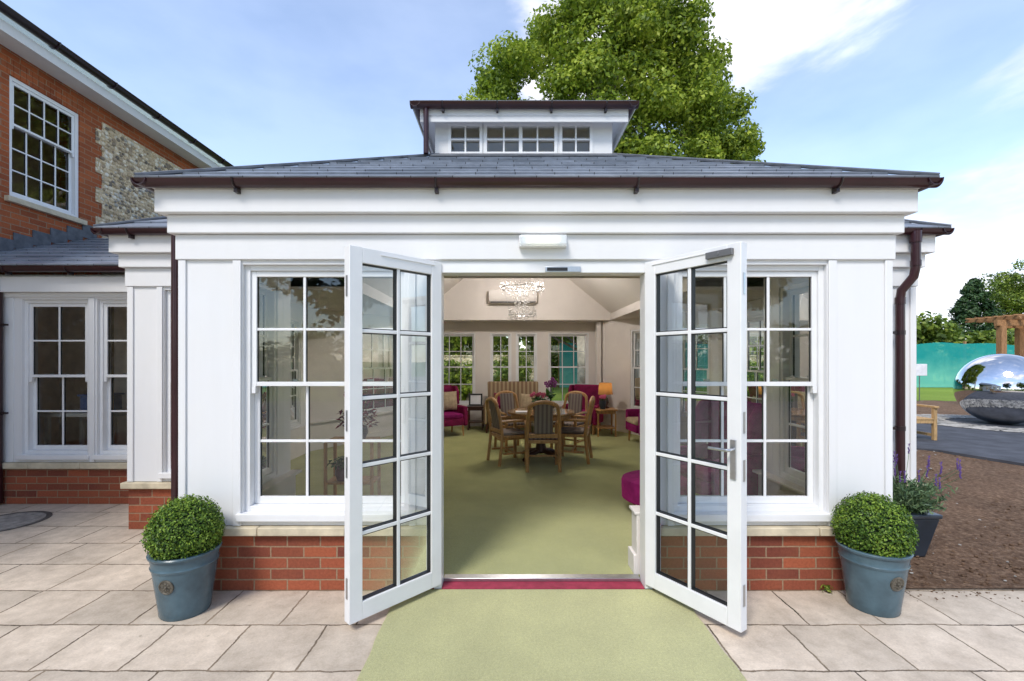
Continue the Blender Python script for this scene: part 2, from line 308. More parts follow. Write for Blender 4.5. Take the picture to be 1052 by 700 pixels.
# ------------------------------------------------------------------ mesh helpers
class MB:
    def __init__(s, T=None): s.v = []; s.f = []; s.T = T
    def add(s, vs, fs):
        k = len(s.v)
        s.v += [tuple(s.T @ Vector(v)) if s.T is not None else tuple(v) for v in vs]
        s.f += [tuple(k+i for i in f) for f in fs]; return s
    def box(s, x0, x1, y0, y1, z0, z1):
        if x0 > x1: x0, x1 = x1, x0
        if y0 > y1: y0, y1 = y1, y0
        if z0 > z1: z0, z1 = z1, z0
        return s.add([(x0, y0, z0), (x1, y0, z0), (x1, y1, z0), (x0, y1, z0), (x0, y0, z1), (x1, y0, z1), (x1, y1, z1), (x0, y1, z1)],
              [(0, 3, 2, 1), (4, 5, 6, 7), (0, 1, 5, 4), (1, 2, 6, 5), (2, 3, 7, 6), (3, 0, 4, 7)])
    def ring(s, x0, x1, y0, y1, t, z0, z1):     # butted rectangular ring
        s.box(x0, x1, y0, y0+t, z0, z1); s.box(x0, x1, y1-t, y1, z0, z1)
        s.box(x0, x0+t, y0+t, y1-t, z0, z1); return s.box(x1-t, x1, y0+t, y1-t, z0, z1)
    def poly(s, pts, flip=False): return s.add(pts, [tuple(range(len(pts)))[::-1] if flip else tuple(range(len(pts)))])
    def prism(s, pts, vec):                     # polygon extruded along vec
        n = len(pts); v = Vector(vec); top = [tuple(Vector(p)+v) for p in pts]
        return s.add(list(pts)+top, [tuple(range(n))[::-1], tuple(range(n, 2*n))]+[(i, (i+1) % n, n+(i+1) % n, n+i) for i in range(n)])
    def tube(s, pts, r, n=10, caps=True):
        pts = [Vector(p) for p in pts]; rr = r if isinstance(r, (list, tuple)) else [r]*len(pts)
        vs = []; prev = None
        for i, p in enumerate(pts):
            t = (pts[min(i+1, len(pts)-1)]-pts[max(i-1, 0)]).normalized()
            if prev is None:
                a = t.orthogonal().normalized()
            else:
                a = (prev-t*prev.dot(t)).normalized()
            prev = a; b = t.cross(a)
            for k in range(n):
                w = 2*math.pi*k/n; vs.append(p+(a*math.cos(w)+b*math.sin(w))*rr[i])
        fs = [(i*n+k, i*n+(k+1) % n, (i+1)*n+(k+1) % n, (i+1)*n+k) for i in range(len(pts)-1) for k in range(n)]
        if caps: fs += [tuple(range(n))[::-1], tuple((len(pts)-1)*n+k for k in range(n))]
        return s.add(vs, fs)
    def lathe(s, prof, c=(0, 0, 0), n=40, sx=1, sy=1):
        vs = []
        for r, z in prof:
            for k in range(n):
                w = 2*math.pi*k/n; vs.append((c[0]+r*math.cos(w)*sx, c[1]+r*math.sin(w)*sy, c[2]+z))
        fs = [(i*n+k, i*n+(k+1) % n, (i+1)*n+(k+1) % n, (i+1)*n+k) for i in range(len(prof)-1) for k in range(n)]
        if prof[0][0] > 1e-5: fs.append(tuple(range(n))[::-1])
        if prof[-1][0] > 1e-5: fs.append(tuple((len(prof)-1)*n+k for k in range(n)))
        return s.add(vs, fs)
    def blob(s, c, r, n=16, m=10):
        prof = [(max(1e-4, math.sin(math.pi*i/m)), -math.cos(math.pi*i/m)) for i in range(m+1)]
        r = r if isinstance(r, (tuple, list)) else (r, r, r)
        vs = [(c[0]+a*math.cos(2*math.pi*k/n)*r[0], c[1]+a*math.sin(2*math.pi*k/n)*r[1], c[2]+z*r[2]) for a, z in prof for k in range(n)]
        fs = [(i*n+k, i*n+(k+1) % n, (i+1)*n+(k+1) % n, (i+1)*n+k) for i in range(m) for k in range(n)]
        return s.add(vs, fs)
    def build(s, name, mat, parent=None, bevel=0, seg=2, smooth=False, subd=0):
        if name in SPLIT and len(s.f) > 6:
            gs = s.clusters()
            if 1 < len(gs) <= 60:
                first = None
                for v, f in gs:
                    m = MB(); m.v = v; m.f = f; o = m.build1(name, mat, parent, bevel, seg, smooth, subd); first = first or o
                return first
        return s.build1(name, mat, parent, bevel, seg, smooth, subd)
    def clusters(s, gap=.006):
        n = len(s.v); par = list(range(n))
        def fd(a):
            while par[a] != a: par[a] = par[par[a]]; a = par[a]
            return a
        for f in s.f:
            for i in f[1:]: par[fd(i)] = fd(f[0])
        isl = {}
        for i in range(n): isl.setdefault(fd(i), []).append(i)
        A = np.array(s.v); bb = [(A[ix].min(0)-gap/2, A[ix].max(0)+gap/2, ix) for ix in isl.values()]
        k = len(bb); p2 = list(range(k))
        def f2(a):
            while p2[a] != a: a = p2[a]
            return a
        for i in range(k):
            for j in range(i):
                if (bb[i][0] <= bb[j][1]).all() and (bb[j][0] <= bb[i][1]).all(): p2[f2(i)] = f2(j)
        out = {}
        for i in range(k): out.setdefault(f2(i), []).extend(bb[i][2])
        res = []
        for ix in out.values():
            ix = sorted(ix); mp = {a: q for q, a in enumerate(ix)}; st = set(ix)
            res.append(([s.v[a] for a in ix], [tuple(mp[a] for a in f) for f in s.f if f[0] in st]))
        return res
    def build1(s, name, mat, parent=None, bevel=0, seg=2, smooth=False, subd=0):
        me = bpy.data.meshes.new(name)
        org = Vector((0, 0, 0))
        if parent is not None: org = ORG.get(parent.name, org)
        me.from_pydata([tuple(Vector(v)-org) for v in s.v], [], s.f); me.update()
        o = bpy.data.objects.new(name, me); COL.objects.link(o)
        me.materials.append(mat)
        if parent is not None: o.parent = parent; ORG[o.name] = org
        if bevel:
            b = o.modifiers.new('bevel', 'BEVEL'); b.width = bevel; b.segments = seg; b.limit_method = 'ANGLE'; b.angle_limit = R(40)
        if subd:
            b = o.modifiers.new('subd', 'SUBSURF'); b.levels = subd; b.render_levels = subd
        if smooth or bevel:
            me.polygons.foreach_set('use_smooth', [True]*len(me.polygons))
            if not subd and hasattr(me, 'set_sharp_from_angle'): me.set_sharp_from_angle(angle=R(42))
        return o
ORG = {}
SPLIT = {'brick_plinth', 'trim', 'coping', 'latch_plate', 'dado_return', 'bracket', 'hinge', 'gutter', 'catch', 'curtain', 'fascia', 'inner_trim', 'inner_lining', 'soffit', 'seal', 'wall', 'slats', 'glass', 'flashing', 'hip_flashing', 'horn'}
def tag(o, label=None, cat=None, group=None, kind=None):
    if label: o['label'] = label
    if cat: o['category'] = cat
    if group: o['group'] = group
    if kind: o['kind'] = kind
    return o
def thing(name, label, cat, loc=(0, 0, 0), group=None):
    o = bpy.data.objects.new(name, None); COL.objects.link(o); o.location = loc; o.empty_display_size = .2
    ORG[o.name] = Vector(loc); return tag(o, label, cat, group)
def struct(name, mb, mat, **k): return tag(mb.build(name, mat, **k), kind='structure')
def copy_tree(o, parent=None):
    c = o.copy(); COL.objects.link(c); c.parent = parent
    for ch in list(o.children): copy_tree(ch, c)
    return c
def place(o, loc, rz=0, label=None, scale=None):
    o.location = loc; o.rotation_euler = (0, 0, rz)
    if label: o['label'] = label
    if scale: o.scale = scale
    return o
def leaves(name, pts, nrm, size, mat, parent=None, aspect=.55, jitter=.8, down=0.):
    pts = np.asarray(pts, float); n = len(pts)
    if parent is not None: pts = pts-np.array(ORG.get(parent.name, Vector()))
    nr = np.asarray(nrm, float)+rng.normal(0, jitter, (n, 3)); nr /= np.linalg.norm(nr, axis=1)[:, None]+1e-9
    t = rng.normal(0, 1, (n, 3)); t[:, 2] -= down; t -= (t*nr).sum(1)[:, None]*nr; t /= np.linalg.norm(t, axis=1)[:, None]+1e-9
    b = np.cross(nr, t); sz = (np.asarray(size)*rng.uniform(.65, 1.3, n))[:, None] if np.ndim(size) == 0 else size[:, None]
    v = np.stack([pts-t*sz*.5, pts+b*sz*aspect*.5+nr*sz*.07, pts+t*sz*.5, pts-b*sz*aspect*.5+nr*sz*.07], 1).reshape(-1, 3)
    me = bpy.data.meshes.new(name); me.vertices.add(4*n); me.vertices.foreach_set('co', v.ravel())
    me.loops.add(4*n); me.loops.foreach_set('vertex_index', np.arange(4*n)); me.polygons.add(n)
    me.polygons.foreach_set('loop_start', np.arange(n)*4); me.polygons.foreach_set('loop_total', np.full(n, 4))
    me.materials.append(mat); me.update(); me.validate()
    o = bpy.data.objects.new(name, me); COL.objects.link(o)
    if parent is not None: o.parent = parent
    return o
def sphere_dirs(n):
    d = rng.normal(0, 1, (n, 3)); return d/np.linalg.norm(d, axis=1)[:, None]
def clump_points(centers, radii, per, inner=.45):
    P = []; Nn = []
    for c, r in zip(centers, radii):
        d = sphere_dirs(per); rad = r*(inner+(1-inner)*rng.uniform(0, 1, per)**.6)
        P.append(np.array(c)+d*rad[:, None]*np.array([1, 1, .75])); Nn.append(d+np.array([0, 0, .5]))
    return np.concatenate(P), np.concatenate(Nn)

# ------------------------------------------------------------------ window builder (local x = width, -y = outside, z up)
def rot(deg, loc): return Matrix.Translation(loc) @ Matrix.Rotation(R(deg), 4, 'Z')
def window(parent, T, x0, x1, z0, z1, cols=3, rt=2, rb=2, split=None, y=.03, sill=True, fr=.035, label=None, mt=.018):
    if split is None: split = (z0+z1)/2
    f = MB(T); f.ring  # frame
    D0, D1 = y, y+.11
    f.box(x0, x0+fr, D0, D1, z0, z1); f.box(x1-fr, x1, D0, D1, z0, z1); f.box(x0+fr, x1-fr, D0, D1, z1-fr, z1); f.box(x0+fr, x1-fr, D0, D1, z0, z0+fr)
    w = f.build('window', M['upvc'], parent, bevel=.003)
    if label: w['label'] = label
    gl = MB(T)
    a0, a1 = x0+fr+.001, x1-fr-.001
    def sash(za, zb, ya, rows, bt, tp):
        s = MB(T); sw = .036; yb = ya+.035
        s.box(a0, a0+sw, ya, yb, za, zb); s.box(a1-sw, a1, ya, yb, za, zb); s.box(a0+sw, a1-sw, ya, yb, zb-tp, zb); s.box(a0+sw, a1-sw, ya, yb, za, za+bt)
        gx0, gx1, gz0, gz1 = a0+sw, a1-sw, za+bt, zb-tp
        for i in range(1, cols):
            x = gx0+(gx1-gx0)*i/cols; s.box(x-mt/2, x+mt/2, ya+.004, yb-.004, gz0, gz1)
        for j in range(1, rows):
            z = gz0+(gz1-gz0)*j/rows
            for i in range(cols):
                xa = gx0+(gx1-gx0)*i/cols+(mt/2 if i else 0); xb = gx0+(gx1-gx0)*(i+1)/cols-(mt/2 if i < cols-1 else 0)
                s.box(xa, xb, ya+.005, yb-.005, z-mt/2, z+mt/2)
        # horns and lift
        if tp != bt and ya < y+.04:
            s.box(a0+.002, a0+.03, ya-.004, ya+.03, za-.05, za-.0005); s.box(a1-.03, a1-.002, ya-.004, ya+.03, za-.05, za-.0005)
        s.build('sash', M['upvc'], w, bevel=.0025)
        # black seal lines just inside the sash
        k = MB(T)
        for i in range(cols):
            xa = gx0+(gx1-gx0)*i/cols+(mt/2 if i else 0); xb = gx0+(gx1-gx0)*(i+1)/cols-(mt/2 if i < cols-1 else 0)
            k.box(xa+.0005, xa+.004, ya+.012, ya+.024, gz0, gz1); k.box(xb-.004, xb-.0005, ya+.012, ya+.024, gz0, gz1)
        k.build('seal', M['seal'], w)
        ym = ya+.018; gl.poly([(gx0, ym, gz0), (gx1, ym, gz0), (gx1, ym, gz1), (gx0, ym, gz1)])
    if rb:
        sash(split+.0, z1-fr-.001, y+.015, rt, .03, .038); sash(z0+fr+.001, split+.03, y+.055, rb, .05, .03)
        h = MB(T)
        for xx in (a0+.25*(a1-a0), a0+.75*(a1-a0)): h.box(xx-.02, xx+.02, y+.092, y+.112, split+.03, split+.045)
        h.build('catch', M['metal'], w, bevel=.003)
    else: sash(z0+fr+.001, z1-fr-.001, y+.02, rt, .03, .03)
    gl.build('glass', M['glass'], w)
    if sill:
        s = MB(T); s.box(x0-.03, x1+.03, -.035, y+.10, z0-.05, z0-.0005); s.build('sill', M['upvc'], w, bevel=.004)
    return w
def wall_openings(mb, x0, x1, y0, y1, z0, z1, ops):   # panels around openings [(xa, xb, za, zb)], butted
    x = x0
    for xa, xb, za, zb in sorted(ops):
        if xa > x: mb.box(x, xa, y0, y1, z0, z1)
        if za > z0: mb.box(xa, xb, y0, y1, z0, za)
        if zb < z1: mb.box(xa, xb, y0, y1, zb, z1)
        x = xb
    if x < x1: mb.box(x, x1, y0, y1, z0, z1)

# ------------------------------------------------------------------ ground
struct('ground', MB().box(-350, 350, -350, 350, -1, -.02), M['lawn'])
pv = MB(); pv.box(-12, 40, -14, 0.0, -.3, -.0); pv.box(-12, 3.78, 0.0, 5, -.3, -.0)
struct('paving', pv, M['paving'])
# soil bed: gently uneven sheet
def soil():
    nx, ny = 90, 70; xs = np.linspace(2.66, 30, nx)**1.0; ys = np.linspace(0.0, 17, ny)**1.0
    xs = 2.62+(np.linspace(0, 1, nx)**1.7)*30; ys = (np.linspace(0, 1, ny)**1.6)*14.2
    r2 = np.random.default_rng(3); ph = r2.uniform(0, 6.28, (12, 2)); k = r2.uniform(.6, 5, (12, 2))
    vs = []
    for y in ys:
        for x in xs:
            h = sum(math.sin(k[i, 0]*x+ph[i, 0])*math.sin(k[i, 1]*y+ph[i, 1]) for i in range(12))*.006
            edge = min(1, y/.3)
            vs.append((x, y+.001, .014+max(-.008, h+random.uniform(-.006, .006))*edge))
    fs = [(j*nx+i, j*nx+i+1, (j+1)*nx+i+1, (j+1)*nx+i) for j in range(ny-1) for i in range(nx-1)]
    struct('soil_bed', MB().add(vs, fs), M['soil'], smooth=True)
soil()
path = [(2.7, 5.6), (5, 5.45), (6.6, 5.15), (7.3, 4.6), (7.6, 3.6), (8.1, 1.6), (8.5, .02), (13.4, .02), (13.8, 4), (14.6, 7), (13.5, 9.4), (12.0, 9.6), (10.9, 9.15), (8, 9.3), (2.7, 9.5)]
struct('garden_path', MB().prism([(x, y, .0) for x, y in path], (0, 0, .05)), M['asphalt'])

# manhole cover
mh = thing('manhole_cover', 'round iron manhole cover set into the paving by the left wall', 'manhole cover', (-4.86, 1.30, .0))
MB().lathe([(.33, .0), (.33, .004), (.30, .004), (.30, .001)], (-4.86, 1.3, .0), 48).build('rim', M['rusty'], mh)
pl = MB().lathe([(.285, .0), (.285, .005), (.0, .005)], (-4.86, 1.3, .0), 48)
for i in range(-4, 5):
    w = math.sqrt(max(0, .25**2-(i*.055)**2)); pl.box(-4.86-w, -4.86+w, 1.3+i*.055-.008, 1.3+i*.055+.008, .005, .008)
pl.build('plate', simple('grey_concrete', (.34, .31, .28), .85, .2, var=.2, scale=14, bump=.4), mh)

# ------------------------------------------------------------------ the pavilion
PX0, PX1 = -2.228, 2.612         # front bay
WX0, WX1, WY = -3.51, 3.78, 1.12  # main body
BY = 7.5; CX = .19
pav = thing('garden_pavilion', 'white single-storey timber garden pavilion with slate roof and glazed lantern, double doors open', 'pavilion', (CX, 0, 0))
Z0, Z1, ZF = .444, 2.22, 2.251
TH = .15
LW = (-1.803, -.672); RW = (1.14, 2.178)
# brick plinth, coping
b = MB(); b.box(PX0, -.50, 0, .17, -.05, .384); b.box(.995, PX1, 0, .17, -.05, .384)
b.box(PX0, PX0+.17, .17, WY, -.05, .384); b.box(PX1-.17, PX1, .17, WY, -.05, .384)
b.box(WX0, PX0+.17, WY, WY+.17, -.05, .384); b.box(PX1-.17, WX1, WY, WY+.17, -.05, .384)
b.box(WX0, WX0+.17, WY+.17, 4.6, -.05, .384); b.box(WX1-.17, WX1, WY+.17, 4.6, -.05, .384)
b.build('brick_plinth', M['brick'], pav)
c = MB()
def cope(xa, xb, ya, yb, n, axis=0):
    for i in range(n):
        g = .002
        if axis == 0: c.box(xa+(xb-xa)*i/n+g, xa+(xb-xa)*(i+1)/n-g, ya, yb, .386, .4415)
        else: c.box(xa, xb, ya+(yb-ya)*i/n+g, ya+(yb-ya)*(i+1)/n-g, .386, .4415)
cope(PX0-.045, -.50, -.045, .172, 3); cope(.995, PX1+.045, -.045, .172, 3)
cope(WX0-.045, PX0-.05, WY-.045, WY+.172, 2); cope(PX1+.05, WX1+.045, WY-.045, WY+.172, 2)
cope(PX0-.045, PX0+.1, .175, WY-.05, 2, 1); cope(PX1-.1, PX1+.045, .175, WY-.05, 2, 1)
cope(WX0-.045, WX0+.1, WY+.175, 4.6, 5, 1); cope(WX1-.1, WX1+.045, WY+.175, 4.6, 5, 1)
c.build('coping', M['stone'], pav, bevel=.006)
# white timber walls
w = MB()
wall_openings(w, PX0, -.50, 0, TH, Z0, 2.72, [(LW[0], LW[1], .53, Z1)])
wall_openings(w, .995, PX1, 0, TH, Z0, 2.72, [(RW[0], RW[1], .53, Z1)])
w.box(-.50, .995, 0, TH, 2.246, 2.72)
for x, e in ((PX0, PX0+TH), (PX1-TH, PX1)):
    T = None
    w.box(x, e, TH, .38, Z0, 2.72); w.box(x, e, 1.02, WY, Z0, 2.72); w.box(x, e, .38, 1.02, Z0, .53); w.box(x, e, .38, 1.02, Z1, 2.72)
wall_openings(w, WX0, PX0+TH, WY, WY+TH, Z0, 2.72, [(-3.18, -2.40, .53, Z1)])
wall_openings(w, PX1-TH, WX1, WY, WY+TH, Z0, 2.72, [(2.75, 3.45, .53, Z1)])
# side walls with two windows each
for x, e in ((WX0, WX0+TH), (WX1-TH, WX1)):
    w.box(x, e, WY+TH, 1.7, Z0, 2.72); w.box(x, e, 1.7, 2.8, Z0, .53); w.box(x, e, 1.7, 2.8, Z1, 2.72); w.box(x, e, 2.8, 3.2, Z0, 2.72)
    w.box(x, e, 3.2, 4.3, Z0, .53); w.box(x, e, 3.2, 4.3, Z1, 2.72); w.box(x, e, 4.3, 4.6, Z0, 2.72)
w.build('wall', M['white'], pav, bevel=.003)
# back wall and the two angled walls (openings match the windows)
AL, AR = (-1.81, BY), (2.17, BY); BL, BR = (WX0, 4.6), (WX1, 4.6)
bw = MB()
BWIN = [(-1.70, -.74), (-.40, .10), (.20, .70), (.955, 1.90)]
wall_openings(bw, AL[0], AR[0], BY, BY+TH, 0, 2.72, [(a, b_, .53, 2.2) for a, b_ in BWIN])
angR = math.atan2(BR[1]-AR[1], BR[0]-AR[0]); lenR = math.hypot(BR[0]-AR[0], BR[1]-AR[1])
TR = Matrix.Translation((BR[0], BR[1], 0)) @ Matrix.Rotation(angR+math.pi, 4, 'Z')    # local x from B back to A, outside = -y
angL = math.atan2(BL[1]-AL[1], BL[0]-AL[0]); lenL = math.hypot(BL[0]-AL[0], BL[1]-AL[1])
TL = Matrix.Translation((AL[0], AL[1], 0)) @ Matrix.Rotation(angL, 4, 'Z')
for T, ln in ((TR, lenR), (TL, lenL)):
    bw.T = T
    wall_openings(bw, .0, ln, .0, TH, 0, 2.72, [(ln-2.2, ln-1.12, .53, 2.2), (.3, .95, .53, 2.2)] if T is TR else [(1.12, 2.2, .53, 2.2)])
bw.build('wall', M['inwall'], pav)
# entablature: three stepped white bands running round
f = MB()
for p, za, zb in ((.02, ZF, 2.420), (.052, 2.422, 2.544), (.10, 2.546, 2.700)):
    f.box(PX0-p, PX1+p, -p, -.001, za, zb); f.box(PX0-p, PX0-.001, 0, WY-.003, za, zb); f.box(PX1+.001, PX1+p, 0, WY-.003, za, zb)
    f.box(WX0-p, PX0-p-.003, WY-p, WY-.001, za, zb); f.box(PX1+p+.003, WX1+p, WY-p, WY-.001, za, zb)
    f.box(WX0-p, WX0-.001, WY, 4.6, za, zb); f.box(WX1+.001, WX1+p, WY, 4.6, za, zb)
f.build('fascia', M['white'], pav, bevel=.005)
# raised trim: corner boards and architraves
t = MB()
for xa, xb in ((PX0-.004, PX0+.045), (PX1-.045, PX1+.004), (LW[0]-.06, LW[0]-.005), (RW[1]+.005, RW[1]+.06), (LW[1]+.005, LW[1]+.05), (RW[0]-.05, RW[0]-.005)):
    t.box(xa, xb, -.014, -.001, Z0+.001, ZF-.002)
for xa, xb in ((WX0-.004, WX0+.05), (WX0+.27, WX0+.32), (WX1-.27, WX1-.22), (WX1-.05, WX1+.004)):
    t.box(xa, xb, WY-.014, WY-.001, Z0+.001, ZF-.002)
t.build('trim', M['white'], pav, bevel=.003)
# soffit under the eaves
s = MB(); s.box(PX0-.13, PX1+.13, -.13, WY+.1, 2.702, 2.716); s.box(WX0-.13, PX0-.132, WY-.13, 4.7, 2.702, 2.716); s.box(PX1+.132, WX1+.13, WY-.13, 4.7, 2.702, 2.716)
s.build('soffit', M['soffit'], pav)
# windows
def W(T, *a, **k): return window(pav, T, *a, **k)
SP = 1.39
W(Matrix(), LW[0], LW[1], .53, Z1, 3, 2, 2, SP)
W(Matrix(), RW[0], RW[1], .53, Z1, 3, 2, 2, SP)
T = Matrix.Translation((0, WY, 0)); W(T, -3.18, -2.40, .53, Z1, 2, 2, 2, SP); W(T, 2.75, 3.45, .53, Z1, 2, 2, 2, SP)
TLs = rot(-90, (PX0, 0, 0)); W(TLs, -1.02, -.38, .53, Z1, 2, 2, 2, SP, sill=False)
TRs = rot(90, (PX1, 0, 0)); W(TRs, .38, 1.02, .53, Z1, 2, 2, 2, SP, sill=False)
for a, b_ in ((1.7, 2.8), (3.2, 4.3)):
    W(rot(-90, (WX0, 0, 0)), -b_, -a, .53, Z1, 3, 2, 2, SP, sill=False); W(rot(90, (WX1, 0, 0)), a, b_, .53, Z1, 3, 2, 2, SP, sill=False)
TB = Matrix.Translation((0, BY+TH, 0)) @ Matrix.Rotation(math.pi, 4, 'Z')
for i, (a, b_) in enumerate(BWIN): W(TB, -b_, -a, .53, 2.2, 3 if i in (0, 3) else 2, 2, 2, SP, sill=False)
W(TR, lenR-2.2, lenR-1.12, .53, 2.2, 3, 2, 2, SP, sill=False); W(TR, .3, .95, .53, 2.2, 2, 2, 2, SP, sill=False)
W(TL, 1.12, 2.2, .53, 2.2, 3, 2, 2, SP, sill=False)
# door frame, threshold
d = MB(); d.box(-.499, -.448, .0, .12, .012, 2.164); d.box(.939, .994, .0, .12, .012, 2.164); d.box(-.499, .994, .0, .12, 2.165, 2.245)
d.build('door_frame', M['upvc'], pav, bevel=.003)
MB().box(-.447, .938, .10, .165, .0, .036).build('threshold', M['metal'], pav, bevel=.003)
k = MB().box(.93, .997, .165, .30, .03, .46).box(.915, .997, .16, .32, .46, .48).box(.91, .997, .17, .33, .03, .17)

k.build('dado_return', M['intrim'], pav, bevel=.004)
# door leaves
def leaf(hx, dx, dy, side):
    L = .665; u = Vector((dx, dy, 0)).normalized(); nrm = Vector((-u.y, u.x, 0))*side    # nrm = away from the camera-facing face
    T = Matrix(((u.x, nrm.x, 0, hx), (u.y, nrm.y, 0, -.012), (0, 0, 1, 0), (0, 0, 0, 1)))
    lf = MB(T); za, zb = .05, 2.232; sw = .082; th = .062
    lf.box(0, sw, 0, th, za, zb); lf.box(L-sw, L, 0, th, za, zb); lf.box(sw, L-sw, 0, th, zb-.092, zb); lf.box(sw, L-sw, 0, th, za, za+.105)
    gz0, gz1 = za+.105, zb-.092; xm = L/2; m = .011
    lf.box(xm-m, xm+m, .008, th-.008, gz0, gz1)
    for j in range(1, 5):
        z = gz0+(gz1-gz0)*j/5
        lf.box(sw, xm-m, .009, th-.009, z-m, z+m); lf.box(xm+m, L-sw, .009, th-.009, z-m, z+m)
    o = lf.build('door', M['upvc'], pav, bevel=.003)
    g = MB(T).poly([(sw, th/2, gz0), (L-sw, th/2, gz0), (L-sw, th/2, gz1), (sw, th/2, gz1)]); g.build('glass', M['glass'], o)
    sl = MB(T)
    for xa, xb in ((sw, xm-m), (xm+m, L-sw)):
        for j in range(5):
            a = gz0+(gz1-gz0)*j/5+(m if j else 0); e = gz0+(gz1-gz0)*(j+1)/5-(m if j < 4 else 0)
            sl.box(xa+.0005, xa+.006, .014, th-.014, a, e); sl.box(xb-.006, xb-.0005, .014, th-.014, a, e); sl.box(xa+.006, xb-.006, .014, th-.014, a+.0005, a+.006)
            sl.box(xa+.006, xb-.006, .014, th-.014, e-.005, e-.0005)
    sl.build('seal', M['seal'], o)
    # drip rail line, latch plates on the free edge, hinges
    x = MB(T).box(.06, L-.2, -.006, -.0005, zb-.03, zb-.024); x.build('weather_strip', M['upvc'], o)
    x = MB(T)
    for z in (.25, .95, 1.22, 2.0): x.box(L+.0003, L+.003, .02, .04, z-.06, z+.06)
    x.build('latch_plate', M['metal'], o)
    x = MB(T)
    for z in (.3, .85, 1.9): x.tube([(-.012, th*.5, z-.05), (-.012, th*.5, z+.05)], .011, 10)
    x.build('hinge', M['upvc'], o, smooth=True)
    return o, T, L, th, zb
ld, *_ = leaf(-.444, -.69, -.723, -1)
rd, T, L, th, zb = leaf(.935, .552, -.834, 1)
h = MB(T); h.box(L-.058, L-.026, -.010, -.0005, .90, 1.12)
h.tube([(L-.042, -.008, 1.065), (L-.042, -.05, 1.065), (L-.05, -.058, 1.065), (L-.16, -.058, 1.063)], .009, 10)
h.build('handle', M['metal'], rd, bevel=.003)
h = MB(T); h.box(L-.20, L-.04, -.028, -.0005, zb-.068, zb-.030); h.box(L-.125, L-.115, -.032, -.028, zb-.058, zb-.04)
h.build('closer_plate', M['grey'], rd, bevel=.003)
cl = MB(); cl.box(.26, .50, -.014, -.001, 2.168, 2.205); cl.build('door_closer_rail', M['metal'], pav, bevel=.002)
cl = MB(); cl.box(.27, .41, -.018, -.0145, 2.175, 2.198); cl.build('sensor_window', M['black'], pav)

# interior
fl = MB(); fl.box(PX0+TH, PX1-TH, .165, WY+TH, -.1, .03); fl.box(WX0+TH, WX1-TH, WY+TH, 4.6, -.1, .03)
fl.prism([(WX0+TH, 4.6, -.1), (WX1-TH, 4.6, -.1), (AR[0], BY, -.1), (AL[0], BY, -.1)], (0, 0, .13))
struct('floor', fl, M['carpet'])
# wall linings behind brick plinth, skirting and dado sill boards
k = MB(); k.box(PX0+.171, -.50, .172, .19, .03, .49); k.box(.998, PX1-.171, .172, .19, .03, .49)
k.box(PX0+.171, PX0+.19, .19, WY+.17, .03, .49); k.box(PX1-.19, PX1-.171, .19, WY+.17, .03, .49)
k.box(WX0+.171, WX0+.19, WY+.2, 4.6, .03, .49); k.box(WX1-.19, WX1-.171, WY+.2, 4.6, .03, .49)
k.box(PX0+.151, -.50, .151, .25, .491, .515); k.box(.998, PX1-.151, .151, .25, .491, .515)
k.box(PX0+.151, PX0+.25, .25, WY+.17, .491, .515); k.box(PX1-.25, PX1-.151, .25, WY+.17, .491, .515)
k.box(AL[0], AR[0], BY-.03, BY-.002, .03, .16); k.box(AL[0], AR[0], BY-.05, BY-.002, .49, .52)
k.T = TR; k.box(.02, lenR-.02, TH+.002, TH+.03, .03, .16); k.box(.02, lenR-.02, TH+.002, TH+.05, .49, .52)
k.T = TL; k.box(.02, lenL-.02, TH+.002, TH+.03, .03, .16); k.box(.02, lenL-.02, TH+.002, TH+.05, .49, .52)
k.T = None
for xa, xb in ((2.02, 2.12), (2.16, 2.26)): k.box(xa, xb, BY-.35, BY-.25, .03, 2.43)
k.build('inner_trim', M['intrim'], pav, bevel=.004)
k = MB()      # inner lining of the painted timber walls
for xa, xb in ((PX0+TH, LW[0]), (LW[1], -.50), (.998, RW[0]), (RW[1], PX1-TH)): k.box(xa+.001, xb-.001, TH+.001, TH+.012, .52, 2.6)
k.build('inner_lining', M['inwall'], pav)
lx0_, lx1_ = -.732, 1.070
# ceiling: flat outer part with vaulted nave
NX0, NX1, NY0, NY1, NZ, TOP, SL = -1.91, 2.29, 2.6, 6.95, 2.6, 3.52, .82
c = MB(); hx0, hx1, hy0 = lx0_+.12, lx1_-.12, 1.62
c.box(PX0+TH, PX1-TH, TH, WY+TH, 2.60, 2.64); c.box(WX0+TH, WX1-TH, WY+TH, hy0, 2.60, 2.64)
c.box(WX0+TH, hx0, hy0, NY0, 2.60, 2.64); c.box(hx1, WX1-TH, hy0, NY0, 2.60, 2.64)
c.box(hx0-.03, hx0, hy0-.03, NY0, 2.641, 3.7); c.box(hx1, hx1+.03, hy0-.03, NY0, 2.641, 3.7); c.box(hx0, hx1, hy0-.03, hy0, 2.641, 3.66)
c.box(WX0+TH, NX0, NY0, 4.6, 2.45, 2.49); c.box(NX1, WX1-TH, NY0, 4.6, 2.45, 2.49)
c.prism([(NX1, 4.6, 2.45), (WX1-TH, 4.6, 2.45), (AR[0]+.1, BY, 2.45), (NX1, BY, 2.45)], (0, 0, .04))
c.prism([(WX0+TH, 4.6, 2.45), (NX0, 4.6, 2.45), (NX0, BY, 2.45), (AL[0]-.1, BY, 2.45)], (0, 0, .04))
c.box(NX0, NX1, NY1+.03, BY, 2.45, 2.49)
c.box(NX0-.03, NX0, NY0, NY1+.03, 2.491, NZ); c.box(NX1, NX1+.03, NY0, NY1+.03, 2.491, NZ)
dx = (TOP-NZ)/SL
gab = [(NX0, 2.452), (NX1, 2.452), (NX1, NZ), (NX1-dx, TOP), (NX0+dx, TOP), (NX0, NZ)]
